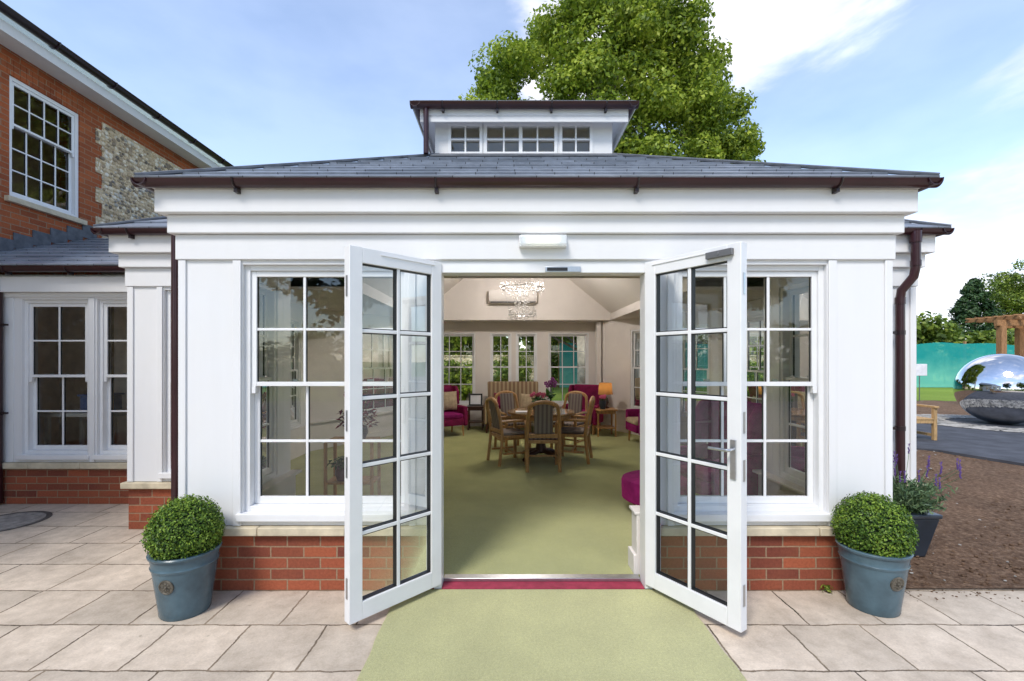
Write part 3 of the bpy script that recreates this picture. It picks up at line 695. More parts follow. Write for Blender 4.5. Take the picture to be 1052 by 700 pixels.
c.prism([(x, NY1, z) for x, z in gab], (0, .029, 0)); c.prism([(x, NY0, z if z > 2.5 else 2.6) for x, z in gab[2:]], (0, .03, 0))
c.build('ceiling', M['inwall'], pav)
c = MB(); c.prism([(NX1, NY0, NZ), (NX1-dx, NY0, TOP), (NX1-dx, NY0, TOP+.04), (NX1+.04, NY0, NZ)], (0, NY1-NY0+.03, 0))
c.prism([(NX0, NY0, NZ), (NX0+dx, NY0, TOP), (NX0+dx, NY0, TOP+.04), (NX0-.04, NY0, NZ)], (0, NY1-NY0+.03, 0))
c.box(NX0+dx, NX1-dx, NY0, NY1+.03, TOP, TOP+.04)
c.build('ceiling_vault', M['inceil'], pav)

# roof: rows of overlapping slates on each slope
def slope(mb, A, B_, C_, D, rows):     # A,B eave ends; D,C top ends
    A, B_, C_, D = map(Vector, (A, B_, C_, D)); n = (B_-A).cross(D-A).normalized()
    if n.z < 0: n = -n
    for i in range(rows):
        t0, t1 = i/rows, (i+1)/rows
        a, b1 = A.lerp(D, t0), B_.lerp(C_, t0); d_, c_ = A.lerp(D, t1), B_.lerp(C_, t1)
        lo, hi = n*.016, n*.001
        mb.add([a, b1, c_, d_, a+lo, b1+lo, c_+hi, d_+hi], [(4, 5, 6, 7), (0, 1, 5, 4), (1, 2, 6, 5), (3, 0, 4, 7)])
EZ = 2.742; m_ = .53; ov = .17
r = MB(); s_ = 1.80
ex0, ex1, ey = PX0-ov, PX1+ov, -ov; LXA, LXB = ex0+s_, ex1-s_; zt = EZ+m_*s_
slope(r, (ex0, ey, EZ), (ex1, ey, EZ), (LXB, ey+s_, zt), (LXA, ey+s_, zt), 10)
yb = 4.2
slope(r, (ex0, yb, EZ), (ex0, ey, EZ), (LXA, ey+s_, zt), (LXA, yb, zt), 10)
slope(r, (ex1, ey, EZ), (ex1, yb, EZ), (LXB, yb, zt), (LXB, ey+s_, zt), 10)
# main body roof
mx0, mx1, my0, my1 = WX0-ov, WX1+ov, WY-ov, 9.2; hw = (mx1-mx0)/2*.98; zt2 = EZ+m_*hw
sf = 2.36; zf = EZ+m_*sf
slope(r, (mx0, my0, EZ), (LXA, my0, EZ), (LXA, my0+sf, zf), (mx0+sf, my0+sf, zf), 12)
slope(r, (LXB, my0, EZ), (mx1, my0, EZ), (mx1-sf, my0+sf, zf), (LXB, my0+sf, zf), 12)
slope(r, (mx0+sf, my0+sf, zf), (mx1-sf, my0+sf, zf), (mx1-hw, my0+hw, zt2), (mx0+hw, my0+hw, zt2), 9)
slope(r, (mx0, my1, EZ), (mx0, my0, EZ), (mx0+hw, my0+hw, zt2), (mx0+hw, my1-.5, zt2), 20)
slope(r, (mx1, my0, EZ), (mx1, my1, EZ), (mx1-hw, my1-.5, zt2), (mx1-hw, my0+hw, zt2), 20)
slope(r, (mx1, my1, EZ), (mx0, my1, EZ), (mx0+hw, my1-.5, zt2), (mx1-hw, my1-.5, zt2), 8)
roof = r.build('roof', M['slate'], pav)
hp = MB()
for a, bb in (((ex0, ey, EZ+.02), (LXA, ey+s_, zt+.02)), ((ex1, ey, EZ+.02), (LXB, ey+s_, zt+.02)), ((mx0, my0, EZ+.02), (mx0+hw, my0+hw, zt2+.02)), ((mx1, my0, EZ+.02), (mx1-hw, my0+hw, zt2+.02))):
    hp.tube([a, bb], .014, 6)
hp.build('hip_flashing', M['lead'], roof)
# gutters: half round profile along runs
def gutter(mb, a, b1, r=.048):
    a, b1 = Vector(a), Vector(b1); t = (b1-a).normalized(); side = Vector((t.y, -t.x, 0))
    n = 8; prof = [side*math.cos(math.pi+math.pi*i/n)*r+Vector((0, 0, math.sin(math.pi+math.pi*i/n)*r)) for i in range(n+1)]
    prof += [p*.9 for p in reversed(prof)]
    k = len(prof); vs = [a+p for p in prof]+[b1+p for p in prof]
    mb.add(vs, [(i, (i+1) % k, k+(i+1) % k, k+i) for i in range(k)]+[tuple(range(k))[::-1], tuple(range(k, 2*k))])
def brackets(mb, a, b1, n, r=.052):
    a, b1 = Vector(a), Vector(b1); t = (b1-a).normalized(); side = Vector((t.y, -t.x, 0))
    for i in range(n):
        p = a.lerp(b1, (i+.5)/n)
        mb.tube([p+side*math.cos(math.pi+math.pi*j/8)*r+Vector((0, 0, math.sin(math.pi+math.pi*j/8)*r)) for j in range(9)], .007, 6)
        mb.box(p.x-.011, p.x+.011, p.y-.011, p.y+.045 if abs(t.x) > .5 else p.y+.011, p.z-.078, p.z-.045)
g = MB(); gz = 2.742; gp = .135
runs = [((PX0-.19, -gp, gz), (PX1+.19, -gp, gz)), ((PX0-gp, WY-.06, gz), (PX0-gp, -.19, gz)), ((PX1+gp, -.19, gz), (PX1+gp, WY-.06, gz)),
        ((WX0-.19, WY-gp, gz), (PX0-.2, WY-gp, gz)), ((PX1+.2, WY-gp, gz), (WX1+.19, WY-gp, gz)), ((WX0-gp, 4.6, gz), (WX0-gp, WY-.19, gz)), ((WX1+gp, WY-.19, gz), (WX1+gp, 4.6, gz))]
for a, e in runs: gutter(g, a, e)
gut = g.build('gutter', M['pipe'], pav, smooth=True)
g = MB()
for (a, e), n in zip(runs, (4, 2, 2, 2, 2, 4, 4)): brackets(g, a, e, n)
g.build('bracket', M['pipe_dark'], gut, smooth=True)
# downpipes
p = MB(); x = PX0-.085; y = .085
p.tube([(x, y, .02), (x, y, 2.60)], .032, 14); p.build('downpipe', M['pipe'], pav, smooth=True)
p = MB(); xx = -2.86; p.tube([(-2.62, WY-gp, 2.70), (-2.62, WY-gp, 2.56), (-2.50, WY-.11, 2.40), (-2.36, WY-.10, 2.30), (-2.33, WY-.10, 2.2), (-2.33, WY-.10, .05)], .034, 14)
p.build('downpipe', M['pipe'], pav, smooth=True)
p = MB(); xp = 3.62; yp = WY-.075
p.tube([(xp+.03, yp-.08, 2.72), (xp+.03, yp-.08, 2.40), (xp+.02, yp-.07, 2.32), (xp-.03, yp-.0, 2.20), (xp-.04, yp, 2.12), (xp-.04, yp, .05)], .036, 16)
p.tube([(xp+.03, yp-.08, 2.72), (xp+.03, yp-.08, 2.62)], .044, 16); p.tube([(xp+.03, yp-.08, 2.46), (xp+.03, yp-.08, 2.41)], .041, 16)
p.tube([(xp-.04, yp, 2.14), (xp-.04, yp, 2.08)], .041, 16)
dp = p.build('downpipe', M['pipe'], pav, smooth=True)
p = MB()
for z in (1.82, .95): p.tube([(xp-.04, yp, z-.02), (xp-.04, yp, z+.02)], .040, 14); p.box(xp-.15, xp-.08, yp-.012, yp+.02, z-.012, z+.012)
p.build('bracket', M['pipe_dark'], dp)
# lantern on the roof
ly = ey+s_-.10; lx0, lx1 = -.732, 1.070; ldp = 1.75
l = MB()
wall_openings(l, lx0, lx1, ly, ly+.1, 3.35, 4.05, [(-.60, -.25, 3.655, 3.975), (-.235, .51, 3.655, 3.975), (.53, .87, 3.655, 3.975)])
for xa in (lx0, lx1-.1):
    l.box(xa, xa+.1, ly+.1, ly+ldp, 3.35, 3.65); l.box(xa, xa+.1, ly+.1, ly+ldp, 3.98, 4.05); l.box(xa, xa+.1, ly+.1, ly+.25, 3.65, 3.98); l.box(xa, xa+.1, ly+ldp-.25, ly+ldp, 3.65, 3.98)
l.box(lx0+.1, lx1-.1, ly+ldp-.1, ly+ldp, 3.35, 3.65); l.box(lx0+.1, lx1-.1, ly+ldp-.1, ly+ldp, 3.98, 4.05); l.box(lx0+.1, lx0+.25, ly+ldp-.1, ly+ldp, 3.65, 3.98); l.box(lx1-.25, lx1-.1, ly+ldp-.1, ly+ldp, 3.65, 3.98)
lan = l.build('lantern', M['white'], pav, bevel=.003)
TT = Matrix.Translation((0, ly, 0))
def lwin(x0, x1, cols, TT=TT):
    f = MB(TT); f.ring; y0, y1 = -.012, .06; z0, z1 = 3.655, 3.975; fr = .03
    f.box(x0, x0+fr, y0, y1, z0, z1); f.box(x1-fr, x1, y0, y1, z0, z1); f.box(x0+fr, x1-fr, y0, y1, z1-fr, z1); f.box(x0+fr, x1-fr, y0, y1, z0, z0+fr)
    for i in range(1, cols):
        x = x0+fr+(x1-x0-2*fr)*i/cols; mw = .018 if (cols == 4 and i == 2) else .008
        f.box(x-mw, x+mw, y0+.01, y1-.01, z0+fr, z1-fr)
    zm = (z0+z1)/2; f.box(x0+fr, x1-fr, y0+.012, y1-.012, zm-.008, zm+.008)
    f.build('window', M['upvc'], lan)
    MB(TT).poly([(x0+fr, .03, z0+fr), (x1-fr, .03, z0+fr), (x1-fr, .03, z1-fr), (x0+fr, .03, z1-fr)]).build('glass', M['glass'], lan)
lwin(-.60, -.25, 2); lwin(-.235, .51, 4); lwin(.53, .87, 2)
lwin(ly+.25, ly+ldp-.25, 6, rot(90, (lx1, 0, 0))); lwin(-(ly+ldp-.25), -(ly+.25), 6, rot(-90, (lx0, 0, 0)))
lwin(-(lx1-.25), -(lx0+.25), 6, Matrix.Translation((0, ly+ldp, 0)) @ Matrix.Rotation(math.pi, 4, 'Z'))
f = MB(); f.box(lx0-.13, lx1+.13, ly-.13, ly+ldp+.13, 3.925+.05, 4.055) if False else None
f.ring(lx0-.13, lx1+.13, ly-.13, ly+ldp+.13, .128, 3.985, 4.055)
f.ring(lx0-.13, lx1+.13, ly-.13, ly+ldp+.13, .02, 3.925, 3.983)
f.build('lantern_fascia', M['white'], lan, bevel=.004)
f = MB(); f.prism([(lx0-.19, ly-.19, 4.085), (lx1+.19, ly-.19, 4.085), (lx1+.19, ly+ldp+.19, 4.085), (lx0-.19, ly+ldp+.19, 4.085)], (0, 0, .02))
cxl = (lx0+lx1)/2; cyl = ly+ldp/2
for a, bb in ((0, 1), (1, 2), (2, 3), (3, 0)):
    q = [(lx0-.19, ly-.19, 4.106), (lx1+.19, ly-.19, 4.106), (lx1+.19, ly+ldp+.19, 4.106), (lx0-.19, ly+ldp+.19, 4.106)]; f.add([q[a], q[bb], (cxl, cyl, 4.45)], [(0, 1, 2)])
f.build('lantern_roof', M['slate'], lan)
MB().box(lx0+.102, lx1-.102, ly+.102, ly+ldp-.102, 4.0, 4.03).build('lantern_ceiling', M['inceil'], lan)
g = MB(); q = .165; gz2 = 4.088
cr = [(lx0-q, ly-q, gz2), (lx1+q, ly-q, gz2), (lx1+q, ly+ldp+q, gz2), (lx0-q, ly+ldp+q, gz2)]
for i in range(4):
    a, e = Vector(cr[i]), Vector(cr[(i+1) % 4]); t_ = (e-a).normalized()*.05; gutter(g, a-t_, e+t_, .05)
g.build('lantern_gutter', M['pipe'], lan, smooth=True)
g = MB(); brackets(g, cr[0], cr[1], 4, .052); g.build('bracket', M['pipe_dark'], lan)
p = MB(); p.tube([(lx0-.065, ly-.155, 4.05), (lx0-.065, ly-.155, 3.60), ], .026, 12); p.build('downpipe', M['pipe'], lan, smooth=True)
g = MB(); g.prism([(lx0-.02, ly-.16, EZ+m_*(ly-.16-ey)+.018), (lx1+.02, ly-.16, EZ+m_*(ly-.16-ey)+.018), (lx1+.02, ly-.014, EZ+m_*(ly-ey)+.012), (lx0-.02, ly-.014, EZ+m_*(ly-ey)+.012)], (0, .0, .012)); g.build('lead_apron', M['lead'], lan)

# ------------------------------------------------------------------ wall light over the doors, runner, strip
wl = thing('wall_light', 'white rectangular bulkhead light glowing above the open double doors', 'wall light', (.245, -.055, 2.37))
MB().box(.08, .40, -.062, -.0225, 2.325, 2.405).build('base', M['upvc'], wl, bevel=.006)
MB().box(.085, .395, -.105, -.063, 2.33, 2.40).build('diffuser', M['acrylic'], wl, bevel=.01)
MB().tube([(.13, -.083, 2.368), (.35, -.083, 2.368)], .012, 12).build('tube', emit('warm_tube', (1, .9, .68), 1.3), wl)
rn = MB(); wob = lambda t, k: .0035*math.sin(t*7+k)+.0025*math.sin(t*19+2*k)+random.uniform(-.0012, .0012)
ys_ = np.linspace(-3.3, -.004, 90)
rn.prism([(-.735+wob(y, 1), y, .0005) for y in ys_[::-1]]+[(1.165+wob(y, 2), y, .0005) for y in ys_], (0, 0, .012))
tag(rn.build('carpet_runner', M['runner'], bevel=.004), 'pale green carpet runner laid on the slabs in front of the open doors', 'carpet')
tag(MB().box(-.447, .938, .003, .099, .002, .016).build('entrance_strip', M['red'], bevel=.003), 'dark red strip of matting at the door threshold', 'mat')

# ------------------------------------------------------------------ brick house on the left
HX = -6.3
hs = thing('brick_house', 'two-storey red brick house with flint panel and white sash window on the left', 'house', (HX, 2, 0))
TH_ = rot(90, (HX, 0, 0))        # local x = world Y, -y = outside (+X)
hb = MB(TH_)
y1w, y2w = 5.49-3.1-.02, 6.39-3.1+.03
y1w, y2w = 2.66, 3.61; wz0, wz1 = 3.62, 5.19
wall_openings(hb, -3.5, 10.5, 0, .3, -.1, 5.52, [(y1w, y2w, wz0, wz1)])
hb.build('wall', M['brick_orange'], hs)
# flint panels with toothed brick edges
def flint(ya, yb, za, zb):
    f = MB(TH_); z = za; k = 0
    while z < zb-.01:
        t = .11 if k % 2 else 0; h = min(.225, zb-z)
        f.box(ya+(t if ya > 3 else 0), yb-(t if ya < 3 else 0), -.012, -.0005, z, z+h-.0005); z += h; k += 1
    f.build('flint_panel', M['flint'], hs)
def flint_stones(ya, yb, za, zb):
    m = MB(); z = za+.03
    while z < zb-.03:
        y = ya+random.uniform(.03, .06); rowt = .11 if int((z-.4)/.225) % 2 == 0 else 0
        while y < yb-.03:
            if ya < 3 or y > ya+.11-rowt*0+.0:
                r = random.uniform(.022, .040); m.blob((HX+.012, y, z+random.uniform(-.012, .012)), (random.uniform(.012, .026), r*random.uniform(.9, 1.3), r*random.uniform(.7, 1)), 7, 5)
            y += random.uniform(.055, .085)
        z += .060
    mt = Mat('knapped_flint'); g = mt.n('ShaderNodeNewGeometry')
    c = mt.ramp(g.outputs['Random Per Island'], [(0, (.16, .14, .12)), (.3, (.50, .38, .25)), (.65, (.74, .60, .41)), (.9, (.85, .79, .68)), (1, (.24, .22, .21))])
    c = mt.mix(.6, c, mt.ramp(mt.noise(50, 5, .7), [(.3, (.55, .55, .55)), (.7, (1.2, 1.2, 1.2))]), 'MULTIPLY'); mt.base(c, .6, .35); mt.bump(mt.noise(80, 4), .4, .01)
    m.build('flint_stones', mt.m, hs, smooth=True)
flint_stones(3.86, 9.6, 3.0, 5.26); flint_stones(1.7, 2.44, 4.0, 5.26)
flint(3.86, 10.4, .4, 5.27); flint(-3.4, 2.44, .4, 5.27)
lt = MB(TH_); n = 15
for i in range(n): 
    a = y1w-.11+(y2w-y1w+.22)*i/n; e = y1w-.11+(y2w-y1w+.22)*(i+1)/n; lt.box(a+.004, e-.004, -.004, .05, wz1+.004, wz1+.21)
lt.build('lintel', M['brick_orange'], hs)
hw_ = window(hs, TH_, y1w, y2w, wz0+.02, wz1, 4, 2, 3, wz0+.02+.6*(wz1-wz0), y=.02, sill=False, fr=.05)
MB(TH_).box(y1w-.06, y2w+.06, -.06, .1, wz0-.05, wz0+.019).build('sill', M['stone'], hw_, bevel=.005)
def open_room(T, x0, x1, y0, y1, z0, z1, name, parent):
    m = MB(T); m.add([(x0, y0, z0), (x1, y0, z0), (x1, y1, z0), (x0, y1, z0), (x0, y0, z1), (x1, y0, z1), (x1, y1, z1), (x0, y1, z1)],
                     [(0, 1, 2, 3), (4, 5, 6, 7), (1, 2, 6, 5), (2, 3, 7, 6), (3, 0, 4, 7)]); return m.build(name, M['roomdark'], parent)
open_room(TH_, y1w-.6, y2w+.6, .32, 2.4, 3.1, 5.4, 'room', hs)
# eaves
e = MB(); e.box(HX, HX+.31, -3.5, 10.2, 5.50, 5.52).build('soffit', M['soffit'], hs)
e = MB(); e.box(HX+.311, HX+.33, -3.5, 10.2, 5.47, 5.60).build('fascia', M['white'], hs, bevel=.003)
e = MB(); gutter(e, (HX+.41, -3.5, 5.70), (HX+.41, 10.2, 5.70), .075); gg = e.build('gutter', M['pipe_dark'], hs, smooth=True)
e = MB()
for i in range(16):
    y = -3.2+i*.86; e.tube([(HX+.41-.080*math.cos(math.pi*j/8), y, 5.70-.080*math.sin(math.pi*j/8)) for j in range(9)], .012, 6)
e.build('bracket', M['pipe_dark'], gg)
r = MB(); slope(r, (HX+.36, -3.5, 5.70), (HX+.36, 10.2, 5.70), (HX-3.2, 10.2, 7.8), (HX-3.2, -3.5, 7.8), 16); r.build('roof', M['slate'], hs)

# single-storey extension in the corner
ex = thing('side_extension', 'low white windowed extension with lean-to slate roof joining house and pavilion', 'extension', (-4.9, 1.86, 0))
EY = 1.86; EX0, EX1 = HX+.001, WX0-.001
b = MB(); b.box(EX0, EX1, EY, EY+.2, -.05, .39); b.build('brick_plinth', M['brick'], ex)
b = MB()
for i in range(5): a = EX0+(EX1-EX0)*i/5; b.box(a+.002, a+(EX1-EX0)/5-.002, EY-.04, EY+.15, .392, .455)
b.build('coping', M['stone'], ex, bevel=.005)
b = MB(); wall_openings(b, EX0, EX1, EY, EY+TH, .458, 2.5, [(-5.29, -4.57, .52, 2.23), (-4.47, -3.73, .52, 2.23)]); b.build('wall', M['white'], ex, bevel=.002)
b = MB(); b.box(EX0, EX1, EY-.02, EY-.001, 2.255, 2.30); b.box(EX0, EX1, EY-.07, EY-.001, 2.302, 2.47); b.box(-5.42, -5.37, EY-.012, EY-.001, .46, 2.25); b.box(-4.55, -4.49, EY-.012, EY-.001, .46, 2.25); b.build('fascia', M['white'], ex, bevel=.004)
T = Matrix.Translation((0, EY, 0)); window(ex, T, -5.29, -4.57, .54, 2.23, 2, 2, 2, 1.38); window(ex, T, -4.47, -3.73, .54, 2.23, 2, 2, 2, 1.38)
open_room(Matrix(), EX0+.1, EX1-.02, EY+.2, 3.2, .02, 2.45, 'room', ex)
b = MB(); gutter(b, (EX0, EY-.13, 2.555), (EX1-.15, EY-.13, 2.555), .052); g2 = b.build('gutter', M['pipe'], ex, smooth=True)
b = MB(); brackets(b, (EX0, EY-.13, 2.555), (EX1-.15, EY-.13, 2.555), 4, .055); b.build('bracket', M['pipe_dark'], g2)
b = MB(); slope(b, (EX0, EY-.16, 2.57), (EX1-.16, EY-.16, 2.57), (EX1-.16, 3.95, 3.46), (EX0, 3.95, 3.46), 9); b.build('roof', M['slate'], ex)
b = MB(); b.box(EX0, EX1-.2, 3.96, 4.1, 2.3, 3.44); b.build('wall', M['white'], ex)
b = MB()
for i in range(9):
    ya = EY-.1+i*.235; za = 2.575+(ya-EY+.16)*.422; b.box(EX0+.001, EX0+.014, ya, ya+.237, za, za+.20)
b.build('lead_flashing', M['lead'], ex)
b = MB(); b.tube([(-5.50, EY-.10, 2.46), (-5.50, EY-.06, 2.3), (-5.50, EY-.06, .03)], .05, 14); dpx = b.build('downpipe', M['pipe'], ex, smooth=True)
b = MB()
for z in (1.95, 1.0): b.tube([(-5.50, EY-.06, z-.02), (-5.50, EY-.06, z+.02)], .056, 12); b.box(-5.46, -5.38, EY-.07, EY-.05, z-.01, z+.01)
b.build('bracket', M['pipe_dark'], dpx)
cu = MB()
for x0 in (-4.72, -4.14):
    pts = [(x0+i*.01, EY+.26+.018*math.sin(i*1.5)) for i in range(22)]
    for (xa, ya), (xb, yb_) in zip(pts, pts[1:]): cu.poly([(xa, ya, .6), (xb, yb_, .6), (xb, yb_, 2.2), (xa, ya, 2.2)])
cu.build('curtain', M['curtain'], ex, smooth=True)
tag(MB().box(-5.12, -4.86, 2.35, 2.65, .95, 1.13).box(-5.14, -4.84, 2.33, 2.67, 1.131, 1.16).build('storage_box', M['bluebox'], bevel=.01), 'blue lidded box behind the far left extension window', 'box')
dk = thing('desk', 'pale desk under the blue box inside the left extension', 'desk', (-5, 2.5, .02))
MB().box(-5.5, -4.6, 2.25, 2.8, .90, .945).build('desktop', M['intrim'], dk, bevel=.004)
for x in (-5.45, -4.66):
    for y in (2.3, 2.74): MB().box(x-.02, x+.02, y-.02, y+.02, .02, .899).build('leg', M['intrim'], dk)

# ------------------------------------------------------------------ potted box balls
def topiary():
    t = thing('potted_box_ball', 'clipped box ball in a blue glazed pot left of the doors, by the brick wall', 'potted plant', (0, 0, 0), 'potted box balls flanking the doors')
    prof = [(.001, 0), (.140, 0), (.146, .01), (.150, .05), (.176, .235), (.185, .30), (.190, .302), (.194, .315), (.188, .325), (.196, .372), (.205, .376), (.208, .388), (.202, .394), (.184, .394), (.180, .37), (.176, .34), (.001, .34)]
    MB().lathe(prof, n=64).build('pot', M['pot'], t, smooth=True)
    MB().lathe([(.001, .341), (.172, .341)], n=32).build('compost', M['soil'], t)
    R0 = .212; c = np.array([0, 0, .495])
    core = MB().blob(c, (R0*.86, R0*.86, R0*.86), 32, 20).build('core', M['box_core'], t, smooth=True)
    d = sphere_dirs(13000); lump = 1+.035*np.sin(d[:, 0]*9+1)*np.sin(d[:, 1]*8)*np.cos(d[:, 2]*7)+rng.normal(0, .022, len(d))
    P = c+d*(R0*lump*rng.uniform(.86, 1.04, len(d)))[:, None]; k = P[:, 2] > .345
    ds = sphere_dirs(260); ds[:, 2] = np.abs(ds[:, 2])*1.2-.2; ds /= np.linalg.norm(ds, axis=1)[:, None]
    Ps = np.concatenate([c+ds*(R0*rng.uniform(1.03, 1.10, 260))[:, None]+rng.normal(0, .004, (260, 3)) for _ in range(2)]); P = np.concatenate([P, Ps]); d = np.concatenate([d, ds, ds]); k = P[:, 2] > .345
    leaves('foliage', P[k], d[k]+np.array([0, 0, .3]), .0165, M['box_leaf'], t, .6, .75)
    return t
tp = topiary()
def medallion(parent, ang):
    u = Vector((math.cos(ang), math.sin(ang), 0)); rr = .165; z = .225; tl = R(8.5)
    side = Vector((-u.y, u.x, 0)); up = Vector((u.x*math.sin(tl), u.y*math.sin(tl), math.cos(tl))); nr = side.cross(up)
    if nr.dot(u) < 0: nr = -nr
    T = Matrix(((side.x, up.x, nr.x, u.x*.1745), (side.y, up.y, nr.y, u.y*.1745), (side.z, up.z, nr.z, z), (0, 0, 0, 1)))
    m = MB(T); m.lathe([(.046, -.006), (.046, .004), (.040, .006), (.037, .003), (.034, .003), (.0, .004)], n=32)
    for i in range(8):
        a = i*math.pi/4; m.blob((math.cos(a)*.021, math.sin(a)*.021, .004), (.008, .008, .004), 8, 5)
    m.blob((0, 0, .007), (.008, .008, .005), 10, 6)
    return m.build('medallion', M['medal'], parent, smooth=True)
tp2 = copy_tree(tp)
for c_ in tp2.children:
    if c_.name.startswith('foliage'): c_.rotation_euler = (0, 0, 2.4); c_.scale = (1.02, .98, 1.01)
medallion(tp, R(-90)); medallion(tp2, R(-84))
place(tp, (-2.02, -.24, .0), 0)
place(tp2, (2.33, -.20, .0), 0, 'clipped box ball in a blue glazed pot right of the doors, next to soil')
tp.scale = (.94, .94, .99); tp2.scale = (.94, .94, .99)

# dark planter with lavender
lp = thing('lavender_planter', 'tapered dark blue square planter of purple lavender at the soil edge', 'potted plant', (3.22, .60, .01))
cx, cy_ = 3.22, .60
def frust(mb, r0, r1, z0, z1): mb.add([(cx-r0, cy_-r0, z0), (cx+r0, cy_-r0, z0), (cx+r0, cy_+r0, z0), (cx-r0, cy_+r0, z0), (cx-r1, cy_-r1, z1), (cx+r1, cy_-r1, z1), (cx+r1, cy_+r1, z1), (cx-r1, cy_+r1, z1)],
              [(0, 3, 2, 1), (4, 5, 6, 7), (0, 1, 5, 4), (1, 2, 6, 5), (2, 3, 7, 6), (3, 0, 4, 7)])
m = MB(); frust(m, .095, .155, .01, .33); frust(m, .165, .168, .331, .365); m.build('pot', M['darkpot'], lp, bevel=.008)
P = []; S = MB(); B2 = []
for i in range(420):
    a = random.uniform(0, 6.28); r0 = random.uniform(0, .12); r1 = r0+random.uniform(.02, .20); h = random.uniform(.10, .30)
    x0, y0 = cx+math.cos(a)*r0, cy_+math.sin(a)*r0; x1, y1 = cx+math.cos(a)*r1, cy_+math.sin(a)*r1
    for t_ in np.linspace(0.1, 1, 9): P.append((x0+(x1-x0)*t_, y0+(y1-y0)*t_, .36+h*t_-.05*t_*t_))
leaves('foliage', P, np.tile([0, 0, .4], (len(P), 1)), .05, M['lav'], lp, .25, 1)
F = MB()
for i in range(42):
    a = random.uniform(0, 6.28); r0 = random.uniform(.03, .10); r1 = r0+random.uniform(.08, .30); h = random.uniform(.24, .42)
    q = [(cx+math.cos(a)*(r0+(r1-r0)*t_*t_), cy_+math.sin(a)*(r0+(r1-r0)*t_*t_), .37+h*t_) for t_ in (0, .5, 1)]; S.tube(q, .002, 5)
    tip = Vector(q[-1]); F = MB()
    for k in range(5): F.blob(tip+Vector((random.uniform(-.004, .004), random.uniform(-.004, .004), k*.011)), (.0065, .0065, .007), 6, 4)
    for s2 in (-1, 1): F.add([tip+Vector((0, 0, .05)), tip+Vector((s2*.012, 0, .085)), tip+Vector((s2*.002, .006, .08))], [(0, 1, 2)])
    F.build('flower_spike', M['purple'], lp, smooth=True)
S.build('stems', M['lav'], lp)

# weeds at the wall foot
def weed(x, y, n, s, label):
    P = []; N_ = []
    for i in range(n): a = random.uniform(0, 6.28); r = random.uniform(0, s); P.append((x+math.cos(a)*r, y+math.sin(a)*r*.5, .012+random.uniform(0, s*.8))); N_.append((math.cos(a), math.sin(a), .8))
    tag(leaves('weed', P, N_, .03, M['lav'] if s < .04 else M['hedge'], None, .45, .5), label, 'weed', 'small weeds between wall and paving')
weed(2.16, -.03, 45, .045, 'small green weed at the brick wall foot beside the right pot')
weed(-5.75, 1.80, 20, .04, 'tiny weed at the foot of the far left brick plinth')

# stones and clods on the soil
st = MB()
for i in range(200):
    y = .08+random.random()**1.6*6; x = 2.8+random.random()*(5+y*1.1); r = random.uniform(.004, .014)*(1+y*.12)
    st.blob((x, y, .02), (r*random.uniform(.7, 1.5), r, r*.55), 6, 4)
tag(st.build('soil_stones', M['pebble']), 'small pale stones scattered over the bare soil', 'stones', kind='stuff')
cl = MB()
for i in range(2600):
    y = .05+random.random()**1.5*7; x = 2.75+random.random()*(5+y*1.1); r = random.uniform(.005, .018)
    cl.blob((x, y, .015), (r*random.uniform(.7, 1.5), r, r*.6), 5, 4)
for i in range(160):
    r = random.uniform(.002, .007); cl.blob((2.66+random.random()**1.3*3.5, -.14*random.random()**2.2, .002), (r*1.3, r, r*.6), 5, 4)
tag(cl.build('soil_clods', M['soil']), 'crumbly brown clods on the bare soil bed', 'soil', kind='stuff')

# ------------------------------------------------------------------ garden on the right
SX, SY = 11.8, 7.75
sp = MB().blob((SX, SY, .88), .84, 72, 48); tag(sp.build('mirror_ball', M['mirror'], smooth=True), 'large polished steel ball sculpture on pale pebbles beside the path', 'sculpture')
pb = MB()
for i in range(3200):
    a = random.uniform(0, 6.28); r = math.sqrt(random.uniform(1.0, 1.75**2)); k = random.uniform(.018, .042)
    pb.blob((SX+math.cos(a)*r, SY+math.sin(a)*r, .06), (k*1.4, k, k*.5), 6, 4)
tag(pb.build('pebble_ring', M['pebble'], smooth=True), 'ring of flat pale pebbles under the steel ball', 'pebbles', kind='stuff')
# garden bench
bn = thing('garden_bench', 'light wooden garden bench with arms, standing on the dark path', 'bench', (7.4, 5.75, .05))
bx0, bx1, by0, by1 = 6.6, 8.13, 5.5, 6.05
for x in (bx0, bx1-.06):
    MB().box(x, x+.06, by0, by0+.06, .05, .66).build('leg', M['teak'], bn, bevel=.004); MB().box(x, x+.06, by1-.06, by1, .05, .98).build('leg', M['teak'], bn, bevel=.004)
    MB().box(x-.008, x+.068, by0-.03, by1-.065, .661, .70).build('armrest', M['teak'], bn, bevel=.004)
    MB().box(x+.012, x+.048, by0+.061, by1-.061, .12, .17).build('stretcher', M['teak'], bn)
s = MB(); 
for i in range(5): s.box(bx0+.062, bx1-.062, by0+i*.1, by0+i*.1+.08, .44, .465)
s.box(bx0+.062, bx1-.062, by0+.01, by0+.035, .37, .438); s.build('seat', M['teak'], bn, bevel=.003)
s = MB(); s.box(bx0+.061, bx1-.061, by1-.05, by1-.015, .91, .98); s.box(bx0+.061, bx1-.061, by1-.05, by1-.015, .53, .58)
for i in range(16): x = bx0+.09+i*(bx1-bx0-.2)/15; s.box(x, x+.035, by1-.042, by1-.022, .581, .909)
s.build('backrest', M['teak'], bn, bevel=.003)
